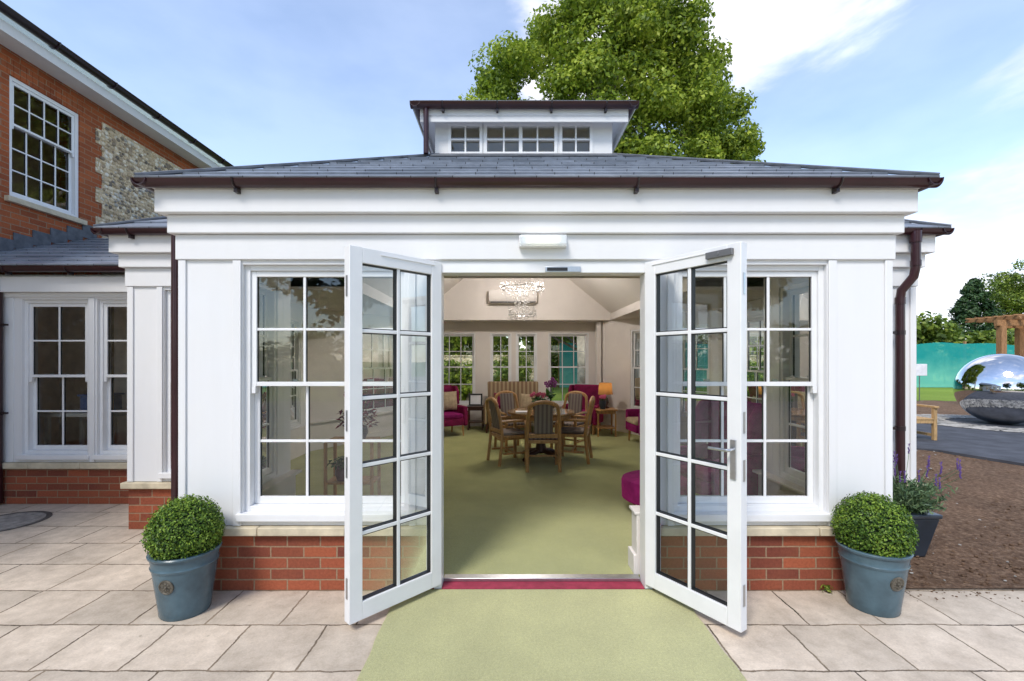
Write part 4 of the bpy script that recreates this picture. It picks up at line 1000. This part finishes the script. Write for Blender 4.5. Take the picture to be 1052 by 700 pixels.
# pergola
pg = thing('pergola', 'timber pergola with slatted top behind the steel ball', 'pergola', (17, 12, 0))
for x, y in ((15.05, 10.75), (19.4, 10.75), (16.9, 11.9), (19.4, 11.9)):
    MB().box(x, x+.16, y, y+.16, -.02, 2.62).build('post', M['cedar'], pg)
for y in (10.78, 11.93): MB().box(14.95 if y < 11 else 16.2, 20, y, y+.10, 2.621, 2.80).build('beam', M['cedar'], pg)
for i in range(14): x = 15.2+i*.36; MB().prism([(x, 10.4, 2.801), (x, 12.0, 2.801), (x, 12.0, 2.85), (x, 11.9, 2.90), (x, 10.5, 2.90), (x, 10.4, 2.85)], (.07, 0, 0)).build('rafter', M['cedar'], pg)
s = MB()
for i in range(6): y = 10.45+i*.28; s.box(15.1, 20.1, y, y+.05, 2.902, 2.94)
s.build('slats', M['cedar'], pg)
# netting fence
nf = thing('netting_fence', 'long teal green netting fence at the back of the lawn', 'fence', (25, 23, 0))
n = MB(); xs = np.arange(3, 62, .5)
for i in range(len(xs)-1):
    h0 = 2.5+.05*math.sin(xs[i]*.8)+.04*math.sin(xs[i]*2.1); h1 = 2.5+.05*math.sin(xs[i+1]*.8)+.04*math.sin(xs[i+1]*2.1)
    yy0 = 23+.06*math.sin(xs[i]*1.7); yy1 = 23+.06*math.sin(xs[i+1]*1.7)
    n.poly([(xs[i], yy0, 0), (xs[i+1], yy1, 0), (xs[i+1], yy1, h1), (xs[i], yy0, h0)])
n.build('netting', M['net'], nf, smooth=True)
for x in np.arange(3, 62, 3.9): MB().box(x-.05, x+.05, 23.1, 23.2, -.02, 2.65).build('post', M['cedar'], nf)
sg = thing('garden_sign', 'tiny white notice on a thin stake in front of the netting fence', 'sign', (15.5, 14, 0))
MB().box(15.48, 15.50, 13.99, 14.01, -.02, .98).build('stake', M['grey'], sg); MB().box(15.25, 15.75, 13.96, 13.985, .98, 1.42).build('board', M['paper'], sg, bevel=.01)

# ------------------------------------------------------------------ trees and hedges
def trunk_mb(mb, base, top, r0, r1, n=9, wob=.2):
    b0, t0 = Vector(base), Vector(top); pts = []; rr = []
    for i in range(n):
        f = i/(n-1); p = b0.lerp(t0, f)
        if 0 < i < n-1: p += Vector((random.uniform(-wob, wob), random.uniform(-wob, wob), 0))
        pts.append(p); rr.append(r0*(1-f)**.8+r1*f if i else r0*1.25)
    mb.tube(pts, rr, 10); return pts
bt = thing('maple_tree', 'tall spreading tree with bright yellow-green crown rising behind the roof lantern', 'tree', (4.0, 17.5, 0))
env = [(4.0, .0, 8.4), (7, -1.7, 10.1), (9.0, -3.0, 11.3), (10.5, -3.0, 11.2), (12.3, -2.6, 10.6), (14.0, -1.8, 9.7), (15.3, .3, 7.9), (16.3, 1.9, 6.6), (17.2, 3.2, 5.4)]
ez = [e[0] for e in env]; el = [e[1] for e in env]; er = [e[2] for e in env]
cs = []; rs = []
while len(cs) < 640:
    z = random.uniform(4, 16.7); xl, xr = np.interp(z, ez, el), np.interp(z, ez, er); c0 = (xl+xr)/2; hw_x = (xr-xl)/2; hy = min(5.4, hw_x)
    a = random.uniform(0, 6.28); r = random.uniform(.55, 1)**.5
    rc = random.uniform(.45, 1.0); x = c0+math.cos(a)*max(.2, (hw_x-rc*.8))*r; y = 17.5+math.sin(a)*hy*r
    cs.append((x, y, z)); rs.append(rc)
tm = MB(); tr_pts = trunk_mb(tm, (4.0, 17.5, -.05), (4.4, 17.5, 13.5), .42, .07)
for i in range(0, len(cs), 11):
    c = Vector(cs[i]); k = min(len(tr_pts)-2, max(1, int((c.z-2.5)/13.5*9))); s0 = tr_pts[k]; mid = s0.lerp(c, .55)+Vector((0, 0, -.5)); tm.tube([s0, mid, c], [.08, .045, .015], 7)
tm.build('trunk', M['bark'], bt, smooth=True)
P, N_ = clump_points(cs, rs, 400, .4)
leaves('crown', P, N_, .165, M['tree_leaf'], bt, .6, .7, .3)
def bush(name, label, cat, boxes, per, size, mat, seed_n, group=None, rc=(.5, .9), trunk=None, kind=None, loc=None):
    x0, x1, y0, y1, z0, z1 = boxes; t = thing(name, label, cat, ((x0+x1)/2, (y0+y1)/2, 0), group)
    cs = []; rs = []
    for i in range(seed_n):
        fx = random.random(); fz = random.random()**.8; top = z1*(.82+.18*math.sin(fx*17+x0))
        cs.append((x0+(x1-x0)*fx, random.uniform(y0, y1), z0+(top-z0)*fz)); rs.append(random.uniform(*rc))
    P, N_ = clump_points(cs, rs, per, .3); leaves('crown', P, N_, size, mat, t, .6, .7)
    m = MB()
    for i in range(0, seed_n, max(1, seed_n//12)): c = cs[i]; m.tube([(c[0], c[1], -.03), (c[0]+.1, c[1], c[2])], [.06, .02], 6)
    m.build('trunk', M['bark'], t); return t
bush('hedge', 'tall loose green hedge behind the teal netting fence', 'hedge', (8, 62, 26, 30, .2, 4.3), 190, .36, M['hedge'], 380, rc=(.8, 1.4))
bush('hedge', 'dense green hedge seen through the back windows', 'hedge', (-16, 8, 24.5, 28, .2, 5.2), 190, .34, M['tree_leaf'], 200, rc=(.7, 1.3))
bush('shrub', 'rounded bright green shrub outside the left back window', 'shrub', (-2.4, -1.0, 13.5, 14.5, .1, 1.5), 260, .13, M['tree_leaf'], 30, 'shrubs on the back lawn', (.3, .5))
bush('shrub', 'rounded bright green shrub outside the middle back windows', 'shrub', (-.6, .7, 15.5, 16.5, .1, 1.7), 260, .13, M['hedge'], 30, 'shrubs on the back lawn', (.3, .5))
def conifer(x, y, h, w, label):
    t = thing('conifer_tree', label, 'tree', (x, y, 0), 'trees beyond the garden'); cs = []; rs = []
    for i in range(240):
        f = random.random()**.8; r = w*(1-f)**.8*random.uniform(.6, 1.0); a = random.uniform(0, 6.28); cs.append((x+math.cos(a)*r, y+math.sin(a)*r, h*.1+h*.88*f)); rs.append(random.uniform(.5, .9)*(1.1-.6*f))
    P, N_ = clump_points(cs, rs, 90, .2); leaves('crown', P, N_, .34, M['conifer'], t, .4, .7)
    trunk_mb(m := MB(), (x, y, -.05), (x, y, h*.9), .3, .04, wob=.05); m.build('trunk', M['bark'], t)
conifer(46.3, 42, 9.6, 3.6, 'dark pointed conifer beyond the hedge on the right')
conifer(59.5, 42, 14.5, 4.6, 'dark conifer at the right edge behind the pergola')
def leafy(x, y, h, w, label, mat, n=150, per=150, size=.26):
    t = thing('broadleaf_tree', label, 'tree', (x, y, 0), 'trees beyond the garden'); cs = []; rs = []
    for i in range(n):
        d = sphere_dirs(1)[0]; q = random.random()**.4; cs.append((x+d[0]*w*q, y+d[1]*w*q, h*.62+d[2]*h*.34*q)); rs.append(random.uniform(.5, 1.0)*w/3.4)
    P, N_ = clump_points(cs, rs, per, .3); leaves('crown', P, N_, size, mat, t, .6, .7, .2)
    m = MB(); pts = trunk_mb(m, (x, y, -.05), (x, y, h*.8), .035*h, .05)
    for c in cs[::9]: m.tube([pts[4], Vector(pts[4]).lerp(Vector(c), .6), c], [.12, .07, .02], 6)
    m.build('trunk', M['bark'], t, smooth=True); return t
leafy(54.5, 44, 12.8, 4.2, 'light olive tree beyond the hedge at the right edge', M['hedge'])
leafy(-7.5, 33, 12, 5, 'green tree behind the hedge, left of the big maple', M['hedge'])
# the pale trunk on the back lawn
pt = thing('pale_trunk_tree', 'tree with thick pale trunk outside the right back window', 'tree', (2.35, 10.9, 0))
m = MB(); pts = trunk_mb(m, (2.35, 10.9, -.05), (2.5, 11.1, 6), .26, .16, wob=.03)
for dx_, dy_, dz_ in ((-2, 1, 7), (2.2, 1.5, 7.2), (.5, 2, 8)): m.tube([pts[-2], Vector(pts[-1])+Vector((dx_*.4, dy_*.4, .5)), (2.5+dx_*.8, 11.5+dy_, dz_)], [.14, .1, .03], 8)
m.build('trunk', simple('pale_bark', (.66, .56, .44), .9, .2, var=.35, scale=3, bump=.8, bscale=12), pt, smooth=True)
cs = [(2.5+random.uniform(-2.0, 1.6), 12.4+random.uniform(-1.0, 1.8), random.uniform(3.3, 6.2)) for _ in range(30)]
P, N_ = clump_points(cs, [random.uniform(.5, .8) for _ in cs], 170, .3); leaves('crown', P, N_, .19, M['tree_leaf'], pt, .6, .7, .2)
# old flint garden wall behind the lawn
gw = MB().box(-14, 2.1, 20.4, 20.7, -.05, 1.75).box(-14.03, 2.13, 20.36, 20.74, 1.751, 1.82)
tag(gw.build('garden_wall', M['flint']), 'pale flint garden wall behind the back lawn', 'wall')
# trees behind the viewpoint (they show in the window glass and the steel ball)
leafy(-7, -17, 13, 5.5, 'large dark tree standing behind the viewpoint, reflected in the left windows', M['conifer'], 110, 110, .4)
leafy(9, -19, 12, 5, 'broad green tree standing behind the viewpoint, reflected in the right windows', M['hedge'], 110, 110, .4)

bush('hedge', 'dark green hedge far behind the viewpoint', 'hedge', (-30, 30, -26, -23, .2, 3.4), 90, .4, M['hedge'], 200, rc=(.8, 1.3))
# ------------------------------------------------------------------ furniture inside (floor at .03)
FZ = .03
def dining_chair():
    t = thing('dining_chair', 'x', 'chair', (0, 0, 0), 'oak dining chairs round the table')
    o = M['oak']
    for x in (-.235, .235):
        MB().add([(x-.022, .19, 0), (x+.022, .19, 0), (x+.022, .235, 0), (x-.022, .235, 0), (x-.022, .19, .64), (x+.022, .19, .64), (x+.022, .235, .64), (x-.022, .235, .64)], [(0, 3, 2, 1), (4, 5, 6, 7), (0, 1, 5, 4), (1, 2, 6, 5), (2, 3, 7, 6), (3, 0, 4, 7)]).build('leg', o, t, bevel=.005)
        m = MB(); m.tube([(x, -.27, 0), (x, -.23, .3), (x, -.22, .46), (x*.99, -.25, .7), (x*.88, -.30, .90)], .026, 8); m.build('leg', o, t, smooth=True)
        m = MB(); m.tube([(x, -.24, .655), (x*1.06, -.05, .665), (x*1.05, .23, .655)], .021, 8); m.build('armrest', o, t, smooth=True)
        MB().box(x-.012, x+.012, -.20, .19, .16, .19).build('stretcher', o, t)
    MB().box(-.21, .21, -.01, .01, .165, .19).build('stretcher', o, t)
    m = MB(); n = 12; pts = []
    for i in range(n+1): a = math.pi*i/n; pts.append((-.207*math.cos(a), -.30-.01*math.sin(a), .90+.095*math.sin(a)))
    m.tube(pts, .030, 8); m.build('top_rail', o, t, smooth=True)
    MB().box(-.21, .21, -.25, -.215, .48, .535).build('lower_rail', o, t, bevel=.005)
    m = MB(); y = lambda z: -.225-.07*((z-.5)/.45)
    m.add([(-.135, y(.535), .536), (.135, y(.535), .536), (.135, y(.98), .975), (-.135, y(.98), .975), (-.135, y(.535)+.035, .536), (.135, y(.535)+.035, .536), (.135, y(.98)+.03, .975), (-.135, y(.98)+.03, .975)],
          [(0, 1, 2, 3), (4, 7, 6, 5), (0, 4, 5, 1), (1, 5, 6, 2), (2, 6, 7, 3), (3, 7, 4, 0)]); m.build('back_pad', M['stripe'], t, bevel=.008)
    MB().box(-.24, .24, -.235, .22, .40, .445).build('seat_frame', o, t, bevel=.005)
    MB().box(-.215, .215, -.20, .21, .446, .495).build('seat', M['stripe'], t, bevel=.018, seg=3)
    return t
TX, TY = .53, 4.05
ch = dining_chair()
specs = [((.50, 3.40), 0, 'oak chair nearest the doors with its striped back to the viewer'),
         ((.03, 3.80), -66, 'oak chair on the left side of the round table, turned right'),
         ((1.02, 3.92), 74, 'oak chair on the right side of the round table, seen from the side'),
         ((1.06, 4.72), 145, 'oak chair at the far right of the round table facing the doors'),
         ((.10, 4.78), 205, 'oak chair behind the flowers at the far side of the round table')]
for i, ((x, y), a, lab) in enumerate(specs):
    o = ch if i == 0 else copy_tree(ch); place(o, (x, y, FZ), R(a), lab, (.95, .95, .97))
tb = thing('round_table', 'round polished oak dining table in the middle of the room', 'table', (TX, TY, FZ))
MB().lathe([(.0, .70), (.50, .70), (.525, .71), (.53, .725), (.525, .74), (.0, .74)], (TX, TY, FZ), 56).build('tabletop', wood_mat('polished_oak', (.34, .19, .08), .12), tb, smooth=True)
MB().lathe([(.0, .60), (.12, .60), (.05, .5), (.06, .3), (.09, .12), (.05, .08), (.0, .08)], (TX, TY, FZ), 24).build('pedestal', M['darkwood'], tb, smooth=True)
for k in range(4):
    a = R(45+90*k); MB().tube([(TX, TY, FZ+.13), (TX+math.cos(a)*.25, TY+math.sin(a)*.25, FZ+.09), (TX+math.cos(a)*.4, TY+math.sin(a)*.4, FZ+.025)], [.04, .035, .025], 8).build('foot', M['darkwood'], tb, smooth=True)
MB().lathe([(.46, .64), (.47, .64), (.47, .699), (.46, .699)], (TX, TY, FZ), 40).build('apron', M['oak'], tb, smooth=True)
tag(MB().box(.13, .33, 3.80, 3.98, FZ+.7405, FZ+.752).build('white_folder', M['paper']), 'white paper lying on the left of the round table', 'paper')
def flower_pot(name, label, x, y, z, r, h, potmat, nl, ls, lmat, nf, fr, fh, fmat, spread=.12, stems=True):
    t = thing(name, label, 'plant', (x, y, z)); MB().lathe([(.0, 0), (r*.7, 0), (r, h*.5), (r*.9, h), (r*.8, h), (r*.8, h*.9), (.0, h*.9)], (x, y, z), 24).build('pot', potmat, t, smooth=True)
    P = []; N_ = []
    for i in range(nl): a = random.uniform(0, 6.28); q = random.random(); P.append((x+math.cos(a)*spread*q, y+math.sin(a)*spread*q, z+h+random.uniform(0, .5)*fh)); N_.append((math.cos(a)*.3, math.sin(a)*.3, 1))
    leaves('foliage', P, N_, ls, lmat, t, .35, .5)
    F = MB(); S = MB()
    for i in range(nf):
        a = random.uniform(0, 6.28); q = random.random()**.6; c = Vector((x+math.cos(a)*spread*q*1.1, y+math.sin(a)*spread*q*1.1, z+h+fh*random.uniform(.75, 1.1)))
        for k in range(5): b_ = k*1.2566; F.blob(c+Vector((math.cos(b_)*fr, math.sin(b_)*fr*.4, math.sin(b_)*fr)), (fr*.8, fr*.5, fr*.8), 6, 4)
        S.tube([(x, y, z+h*.9), c.lerp(Vector((x, y, z+h)), .4)+Vector((0, 0, .03)), c], .003, 5)
    S.build('stems', M['plant'], t); F.build('flowers', fmat, t, smooth=True); return t
TZ = FZ+.74
flower_pot('flower_arrangement', 'dark bowl of pink flowers in the middle of the round table', .52, 4.30, TZ, .13, .12, M['black'], 60, .09, M['plant'], 14, .017, .13, M['pink'], .13)
flower_pot('potted_orchid', 'tall purple orchid in a dark pot on the round table', .70, 4.22, TZ, .055, .11, M['black'], 8, .2, M['plant'], 9, .020, .36, M['orchid'], .10)
# armchairs
def armchair(body, cushion, label, high=1.0, wings=True, cush=None):
    t = thing('armchair', label, 'armchair', (0, 0, 0), 'upholstered armchairs in the room')
    MB().box(-.27, .27, -.30, .33, .22, .36).build('seat_base', body, t, bevel=.02, seg=3)
    MB().box(-.265, .265, -.22, .34, .361, .46).build('seat', cushion, t, bevel=.04, seg=4)
    MB().prism([(-.30, -.24, .36), (.30, -.24, .36), (.30, -.32, high), (-.30, -.32, high)], (0, -.10, 0)).build('backrest', body, t, bevel=.035, seg=4)
    for s in (-1, 1):
        MB().box(s*.28, s*.37, -.33, .31, .20, .60).build('arm', body, t, bevel=.035, seg=4)
        if wings: MB().prism([(s*.30, -.30, .605), (s*.30, -.10, .605), (s*.31, -.14, high-.12), (s*.31, -.24, high-.01), (s*.30, -.40, high-.01)], (s*.07, 0, 0)).build('wing', body, t, bevel=.025, seg=3)
        MB().tube([(s*.29, .26, .0), (s*.28, .25, .215)], [.016, .026], 8).build('leg', M['oak'], t, smooth=True); MB().tube([(s*.29, -.34, .0), (s*.28, -.29, .215)], [.016, .026], 8).build('leg', M['oak'], t, smooth=True)
    return t
ac = armchair(M['plum'], M['magenta'], 'plum wing armchair at the left of the room by the back window')
place(ac, (-1.27, 6.25, FZ), R(-150)) 
a2 = copy_tree(ac); place(a2, (1.62, 6.62, FZ), R(155), 'plum wing armchair beside the lamp table at the back')
a3 = armchair(M['magenta'], M['magenta'], 'bright magenta high-back armchair behind the right front window', 1.10)
place(a3, (2.12, 1.62, FZ), R(115))
a4 = armchair(M['magenta'], M['beige'], 'beige and magenta low armchair half hidden by the right door', .86, False)
place(a4, (2.62, 5.35, FZ), R(95))
def cushion(label, mat, loc, rx, rz, s=.40):
    o = MB().blob((0, 0, 0), (s/2, .06, s/2), 4*5, 12)
    n = MB(); k = 12
    for j in range(k+1):
        for i in range(k+1):
            for_side = None
    def grid(sgn):
        vs = []
        for j in range(k+1):
            for i in range(k+1):
                u, v = i/k*2-1, j/k*2-1; pin = 1-.07*(1-abs(u))*0; t_ = .07*((1-u*u)*(1-v*v))**.5
                vs.append((u*s/2*(1-.06*(1-v*v)), sgn*t_, v*s/2*(1-.06*(1-u*u))))
        fs = [(j*(k+1)+i, j*(k+1)+i+1, (j+1)*(k+1)+i+1, (j+1)*(k+1)+i) for j in range(k) for i in range(k)]
        return vs, [f[::-1] for f in fs] if sgn > 0 else fs
    n.add(*grid(1)); n.add(*grid(-1)); ob = n.build('cushion', mat, smooth=True); ob.location = loc; ob.rotation_euler = (R(rx), 0, R(rz)); tag(ob, label, 'cushion'); return ob
cushion('pale cushion leaning in the plum armchair on the left', M['beige'], (-1.22, 6.38, .72), -12, 30)
cushion('beige cushion on the low armchair by the right door', M['beige'], (2.76, 5.33, .70), -14, 95)
# settee
se = thing('settee', 'high-backed settee in beige striped cloth under the back windows', 'sofa', (.13, 6.8, FZ))
MB().box(-.42, .68, 6.45, 7.05, .24, .40).build('seat_base', M['sofa_stripe'], se, bevel=.02); MB().box(-.40, .66, 6.40, 6.95, .401, .50).build('seat', M['beige'], se, bevel=.04, seg=4)
MB().prism([(-.42, 6.95, .40), (.68, 6.95, .40), (.70, 7.05, 1.09), (-.44, 7.05, 1.09)], (0, .12, 0)).build('backrest', M['sofa_stripe'], se, bevel=.03, seg=3)
for xa, xb in ((-.50, -.425), (.685, .76)): MB().box(xa, xb, 6.42, 7.05, .22, .64).build('arm', M['sofa_stripe'], se, bevel=.03, seg=3)
for x in (-.43, .69):
    for y in (6.48, 7.0): MB().tube([(x, y, FZ), (x, y, .24)], [.018, .025], 8).build('leg', M['darkwood'], se)
cushion('plum cushion on the left of the striped settee', M['plum'], (-.10, 6.80, .68), -16, 8, .36)
cushion('beige cushion on the right of the striped settee', M['beige'], (.46, 6.80, .66), -16, -20, .36)
# ottoman
ot = thing('round_ottoman', 'round magenta velvet ottoman just inside the right door', 'footstool', (1.50, 1.50, FZ))
MB().lathe([(.0, .13), (.30, .13), (.33, .15), (.335, .25), (.335, .32), (.325, .345), (.28, .365), (.0, .37)], (1.50, 1.50, FZ), 48).build('cushion', M['magenta'], ot, smooth=True)
for k in range(4):
    a = R(40+90*k); MB().tube([(1.50+.25*math.cos(a), 1.50+.25*math.sin(a), FZ), (1.50+.22*math.cos(a), 1.50+.22*math.sin(a), FZ+.14)], [.016, .028], 8).build('leg', M['oak'], ot, smooth=True)
# side tables
def side_table(x, y, w, h, mat, label):
    t = thing('side_table', label, 'table', (x, y, FZ), 'small side tables along the back'); MB().box(x-w/2, x+w/2, y-w/2, y+w/2, FZ+h-.03, FZ+h).build('tabletop', mat, t, bevel=.004)
    MB().box(x-w/2+.03, x+w/2-.03, y-w/2+.03, y+w/2-.03, FZ+h-.09, FZ+h-.031).build('drawer', mat, t)
    for sx in (-1, 1):
        for sy in (-1, 1): MB().box(x+sx*(w/2-.035)-.015, x+sx*(w/2-.035)+.015, y+sy*(w/2-.035)-.015, y+sy*(w/2-.035)+.015, FZ, FZ+h-.091).build('leg', mat, t)
    MB().box(x-w/2+.03, x+w/2-.03, y-w/2+.03, y+w/2-.03, FZ+.16, FZ+.18).build('shelf', mat, t)
side_table(-.70, 7.05, .38, .52, M['darkwood'], 'dark side table holding the photo frame by the left back window')
side_table(2.00, 6.20, .42, .55, M['oak'], 'side table holding the lamp and the flower vase')
fr = thing('photo_frame', 'dark framed picture standing on the small dark side table', 'picture frame', (-.70, 7.0, FZ+.52))
T = Matrix.Translation((-.70, 7.0, FZ+.525)) @ Matrix.Rotation(R(-8), 4, 'X') @ Matrix.Rotation(R(6), 4, 'Z')
f_ = MB(T); f_.box(-.15, -.115, 0, .02, 0, .27); f_.box(.115, .15, 0, .02, 0, .27); f_.box(-.115, .115, 0, .02, .235, .27); f_.box(-.115, .115, 0, .02, 0, .035); f_.build('frame', M['black'], fr, bevel=.003)
MB(T).box(-.115, .115, .008, .014, .035, .235).build('picture', M['paper'], fr)
lm = thing('table_lamp', 'lit table lamp with amber shade on the right side table', 'lamp', (2.03, 6.25, FZ+.55)); lz = FZ+.55
MB().lathe([(.0, 0), (.08, 0), (.08, .02), (.03, .04), (.07, .12), (.05, .2), (.015, .24), (.012, .32)], (2.03, 6.3, lz), 24).build('base', M['darkwood'], lm, smooth=True)
MB().lathe([(.15, .28), (.125, .52)], (2.03, 6.3, lz), 32).build('lamp_shade', M['shade'], lm, smooth=True); sh = lm.children[-1]
for o in list(lm.children):
    if o.name.startswith('lamp_shade'):
        bpy.context.view_layer.update()
        keep = [tuple(p.vertices) for p in o.data.polygons if len(p.vertices) == 4]; vs = [tuple(v.co) for v in o.data.vertices]; o.data.clear_geometry(); o.data.from_pydata(vs, [], keep); o.data.update()
MB().blob((2.03, 6.3, lz+.40), .035, 12, 8).build('bulb', emit('lamp_bulb', (1, .68, .35), 1.2), lm, smooth=True)
flower_pot('flower_vase', 'dark vase of pink flowers beside the amber lamp', 1.93, 6.10, FZ+.55, .075, .17, M['darkpot'], 25, .06, M['plant'], 12, .018, .09, M['pink'], .08)
# indoor plants standing in for an outdoor reflection in the left front window
pt1 = thing('plant_stand', 'slim wooden stand with shelf behind the left front window', 'plant stand', (-1.62, 1.62, FZ))
for z in (.30, .72): MB().box(-1.85, -1.36, 1.5, 1.78, FZ+z-.02, FZ+z).build('shelf', M['oak'], pt1, bevel=.003)
for x in (-1.84, -1.37):
    for y in (1.51, 1.77): MB().box(x-.014, x+.014, y-.014, y+.014, FZ, FZ+.699).build('leg', M['oak'], pt1)
flower_pot('red_leaf_plant', 'dark red leafy plant on the stand behind the left window', -1.55, 1.64, FZ+.72, .10, .13, M['darkpot'], 260, .07, M['redleaf'], 8, .02, .32, M['plum'], .20)
flower_pot('leafy_houseplant', 'green houseplant in a plum pot on the lower shelf behind the left window', -1.70, 1.60, FZ+.30, .075, .14, simple('plum_glazed_pot', (.09, .03, .05), .3), 60, .10, M['plant'], 1, .004, .15, M['plant'], .14)

def lamp_light(name, parent, loc, power, radius, col):
    d = bpy.data.lights.new(name, 'POINT'); d.energy = power; d.shadow_soft_size = radius; d.color = col
    o = bpy.data.objects.new(name, d); COL.objects.link(o); o.parent = parent; o.location = Vector(loc)-ORG[parent.name]; return o
lamp_light('bulb_light', lm, (2.03, 6.3, lz+.42), 2.2, .04, (1, .72, .42))
# chandelier
chn = thing('chandelier', 'two-tier crystal chandelier hanging from the vaulted ceiling', 'chandelier', (.26, 4.9, 3.5))
cx, cy_ = .26, 4.9
m = MB()
for k in range(3): a = k*2.094+.4; m.tube([(cx+.05*math.cos(a), cy_+.05*math.sin(a), 3.52), (cx+.30*math.cos(a), cy_+.30*math.sin(a), 2.86)], .004, 5); m.tube([(cx+.34*math.cos(a+1), cy_+.34*math.sin(a+1), 2.84), (cx+.22*math.cos(a+1), cy_+.22*math.sin(a+1), 2.36)], .003, 5)
m.lathe([(.0, 3.50), (.09, 3.50), (.09, 3.519), (.0, 3.519)], (cx, cy_, 0), 20); m.build('hanger', M['metal'], chn)
for R1, z in ((.36, 2.84), (.23, 2.36)):
    m = MB(); m.tube([(cx+R1*math.cos(i*.2618), cy_+R1*math.sin(i*.2618), z) for i in range(25)], .008, 6, False); m.build('ring', M['metal'], chn, smooth=True)
for R1, z, n in ((.37, 2.84, 230), (.25, 2.38, 170), (.13, 2.6, 130)):
    m = MB()
    for i in range(n):
        a = random.uniform(0, 6.28); r = R1*random.uniform(.65, 1.08); zz = z+random.uniform(-.10, .07) if n != 130 else random.uniform(2.42, 2.78); s = random.uniform(.006, .013)
        c = Vector((cx+r*math.cos(a), cy_+r*math.sin(a), zz)); m.add([c+Vector((0, 0, s*1.6)), c+Vector((s, 0, 0)), c+Vector((0, s, 0)), c+Vector((-s, 0, 0)), c+Vector((0, -s, 0)), c-Vector((0, 0, s*1.6))],
              [(0, 1, 2), (0, 2, 3), (0, 3, 4), (0, 4, 1), (5, 2, 1), (5, 3, 2), (5, 4, 3), (5, 1, 4)])
        if i % 2 == 0: m.tube([c, (cx+R1*.9*math.cos(a), cy_+R1*.9*math.sin(a), c.z+.09)], .0015, 4)
    tag(m.build('crystals', M['crystal'], chn), kind='stuff')
acu = thing('air_conditioner', 'white wall-mounted air conditioner behind the chandelier', 'air conditioner', (.13, NY1, 2.85))
MB().prism([(-.40, NY1-.002, 2.80), (-.40, NY1-.18, 2.84), (-.40, NY1-.22, 2.92), (-.40, NY1-.20, 3.10), (-.40, NY1-.002, 3.10)], (1.05, 0, 0)).build('casing', M['intrim'], acu, bevel=.012, seg=3)
MB().box(-.36, .61, NY1-.205, NY1-.15, 2.815, 2.835).build('vent', M['black'], acu)

for k in range(3):  # unseen bulbs added above the chandelier to fill the room with light
    a = k*2.094+.3; p = (cx+.10*math.cos(a), cy_+.10*math.sin(a), 3.30)
    MB().lathe([(.001, 0), (.016, .01), (.022, .035), (.014, .07), (.010, .09), (.001, .09)], p, 14).build('bulb', emit('chandelier_bulb', (1, .9, .8), 6) if k == 0 else bpy.data.materials['chandelier_bulb'], chn, smooth=True)
    MB().tube([(p[0], p[1], 3.39), (p[0], p[1], 3.505)], .006, 6).build('bulb_holder', M['metal'], chn)
    lamp_light('bulb_light', chn, (p[0], p[1], 3.27), 17, .02, (1, .94, .89))  # added fill light for the interior
